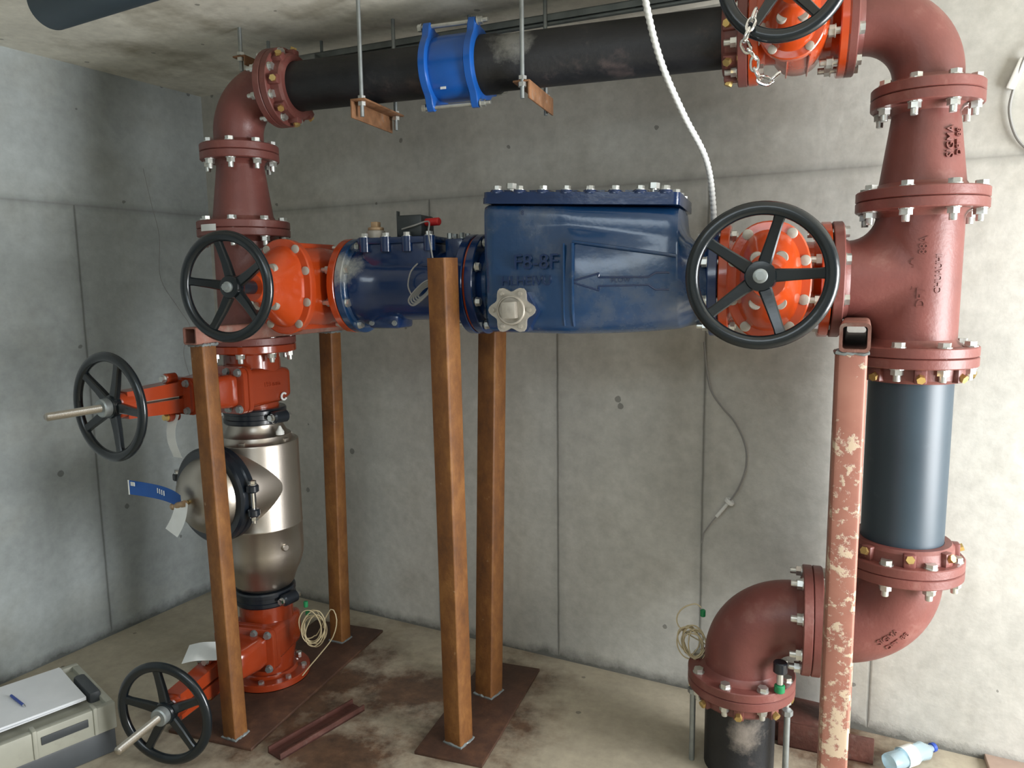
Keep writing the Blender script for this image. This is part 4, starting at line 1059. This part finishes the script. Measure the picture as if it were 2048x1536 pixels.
# bottle
bt = thing('water_bottle', 'crushed pale blue plastic water bottle on the floor at the lower right', 'bottle', (.48, 2.6, 0))
e = V((.41, 2.535, .034)); g = (V((.575, 2.68, .034))-e).normalized()
bm = B(); F = frame(e, g); prof = [(.008, 0), (.030, .004), (.033, .012), (.032, .05), (.030, .06), (.033, .075), (.030, .09), (.033, .11), (.028, .13), (.032, .16), (.030, .165), (.022, .178), (.013, .19), (.013, .200)]
lathe(bm, F, prof, 32)
for v in bm.verts:
    n_ = math.sin(v.co.x*90)*math.cos(v.co.y*70+v.co.z*60); v.co.z = .034+(v.co.z-.034)*(.85+.12*n_)
obj('body', bm, 'bottle', bt, 50)
bm = B(); lathe(bm, F, [(.0335, .062), (.0338, .066), (.0338, .106), (.0335, .11)], 32, False, False); obj('wrapper', bm, 'cordwhite', bt)
bm = B(); rcyl(bm, e+g*.196, e+g*.212, .015, .002, 20); obj('cap', bm, 'bluepl', bt)
# tool case, papers and pen
tc = thing('tool_case', 'beige and dark grey tool case on the floor at the lower left', 'tool case', (-2.3, 1.5, 0))
ux = V((.416, .909, 0)).normalized(); nx = V((-ux.y, ux.x, 0))     # ux along the long side, nx away from the viewer
A = V((-2.109, 1.845, 0))
Mt = Mx.Identity(4)
for i in range(3): Mt[i][0] = -ux[i]; Mt[i][1] = nx[i]; Mt[i][2] = Z1[i]; Mt[i][3] = A[i]
Lc, Wc = .62, .40
bm = B(); box(bm, (0, 0.004, 0), (Lc, Wc, .088), Mt, .008); obj('tray', bm, 'casedark', tc)
bm = B(); box(bm, (-.004, -.004, .089), (Lc, .022, .184), Mt, .005); box(bm, (-.004, Wc-.02, .089), (Lc, Wc+.004, .184), Mt, .005); box(bm, (-.004, .02, .089), (.02, Wc-.02, .184), Mt, .005); box(bm, (0, .02, .089), (Lc, Wc-.02, .166), Mt, .003); lidc = obj('lid', bm, 'case', tc)
for x in (.055, .235, .42):
    bm = B(); box(bm, (x, -.010, .092), (x+.014, .034, .190), Mt, .004); obj('rib', bm, 'case', lidc)
bm = B(); box(bm, (.085, -.0075, .132), (.225, -.004, .160), Mt, .002); obj('handle_recess', bm, 'casedark', lidc)
bm = B(); box(bm, (.012, .08, .15), (.052, .26, .204), Mt, .012); obj('handle', bm, 'casedark', tc)
th = thing('paper_stack', 'stack of white papers on the tool case', 'papers', (-2.35, 1.72, .16))
def paperM(i): return Mt @ Mx.Translation((.064, .072, .1905+.0042*i)) @ Mx.Rotation(math.radians((-1.2, .8, 0)[i]), 4, 'Z')
for i in range(3):
    bm = B(); box(bm, (0, 0, 0), (.42, .297, .0038), paperM(i)); obj('sheets', bm, 'paper', th)
top_z = .1905+.0042*2+.004
q = Mt @ V((.235, .21, top_z+.0048))
pn = thing('pen', 'dark blue ballpoint pen lying on the white papers', 'pen', q)
pdir = (V((-.10, .055, 0)));  g = (V((.065, -.03, 0))).normalized()
g = (Mt.to_3x3() @ V((-.12, -1, 0))).normalized()
bm = B(); rcyl(bm, q-g*.055, q+g*.050, .0045, .001, 12); obj('barrel', bm, 'bluepl', pn)
bm = B(); lathe(bm, frame(q+g*.050, g), [(.0042, 0), (.0035, .006), (.001, .016)], 12); obj('tip', bm, 'chrome', pn)
# cream wire coils
def coil(label, c, ax1, ax2, R, n, tail, plug, name='wire_coil'):
    th = thing(name, label, 'wire', c)
    c = V(c); ax1, ax2 = V(ax1).normalized(), V(ax2).normalized(); nz_ = ax1.cross(ax2)
    bm = B(); pts_ = []
    for i in range(n*12):
        a = 2*PI*i/12; q = 1+.22*math.sin(i*.37)+.12*math.sin(i*1.13)
        pts_.append(c+ax1*R*q*math.cos(a)*.72+ax2*R*q*math.sin(a)*1.05+nz_*(.012*math.sin(i*.21))+ax1*.012*math.sin(i*.13))
    pts_ += [V(t) for t in tail]
    tube(bm, catmull(pts_, 3), .0024, 6); obj('wire', bm, 'cream', th, 60)
    for k, pz in enumerate(plug):
        bm = B(); rcyl(bm, V(pz), V(pz)+V((0, 0, .024)), .009, .002, 14); obj('connector', bm, 'green', th)
    return th
coil('coil of cream wire with a green connector beside the lower red valve', (-1.672, 2.40, .262), (1, .3, 0), (0, .1, 1), .058, 7,
     [(-1.60, 2.42, .34), (-1.575, 2.42, .30), (-1.59, 2.41, .23), (-1.63, 2.38, .17), (-1.667, 2.36, .123), (-1.69, 2.34, .09)], [(-1.70, 2.40, .345), (-1.70, 2.41, .305)])
coil('coil of cream wire behind the lower centre elbow', (-.212, 2.47, .385), (1, .2, .35), (-.35, .1, 1), .048, 9,
     [(-.25, 2.48, .42), (-.27, 2.48, .46), (-.25, 2.48, .50), (-.21, 2.48, .52), (-.19, 2.48, .51)], [(-.185, 2.50, .47)])

# ------------------------------------------------------------------ groups of repeated kinds
G = {'gate_valve': 'orange gate valves in the pipe loop', 'pipe_elbow': 'red-brown elbows of the pipe loop', 'pipe_tee': 'red-brown tees of the pipe loop',
     'pipe_reducer': 'red-brown cone reducers', 'flange_adaptor': 'red-brown flange adaptors on black pipes', 'rising_stem_valve': 'red rising-stem valves in the left column',
     'pipe_support': 'square-tube pipe supports', 'pipe_hanger': 'threaded-rod pipe hangers under the ceiling', 'tie_rod': 'tie rods beside the floor pipe',
     'grooved_coupling': 'black grooved couplings', 'wire_coil': 'coils of cream wire', 'paper_tag': 'paper tags on the red valves'}
for o in sc.objects:
    k = o.name.split('.')[0]
    if o.parent is None and k in G and 'label' in o: o['group'] = G[k]
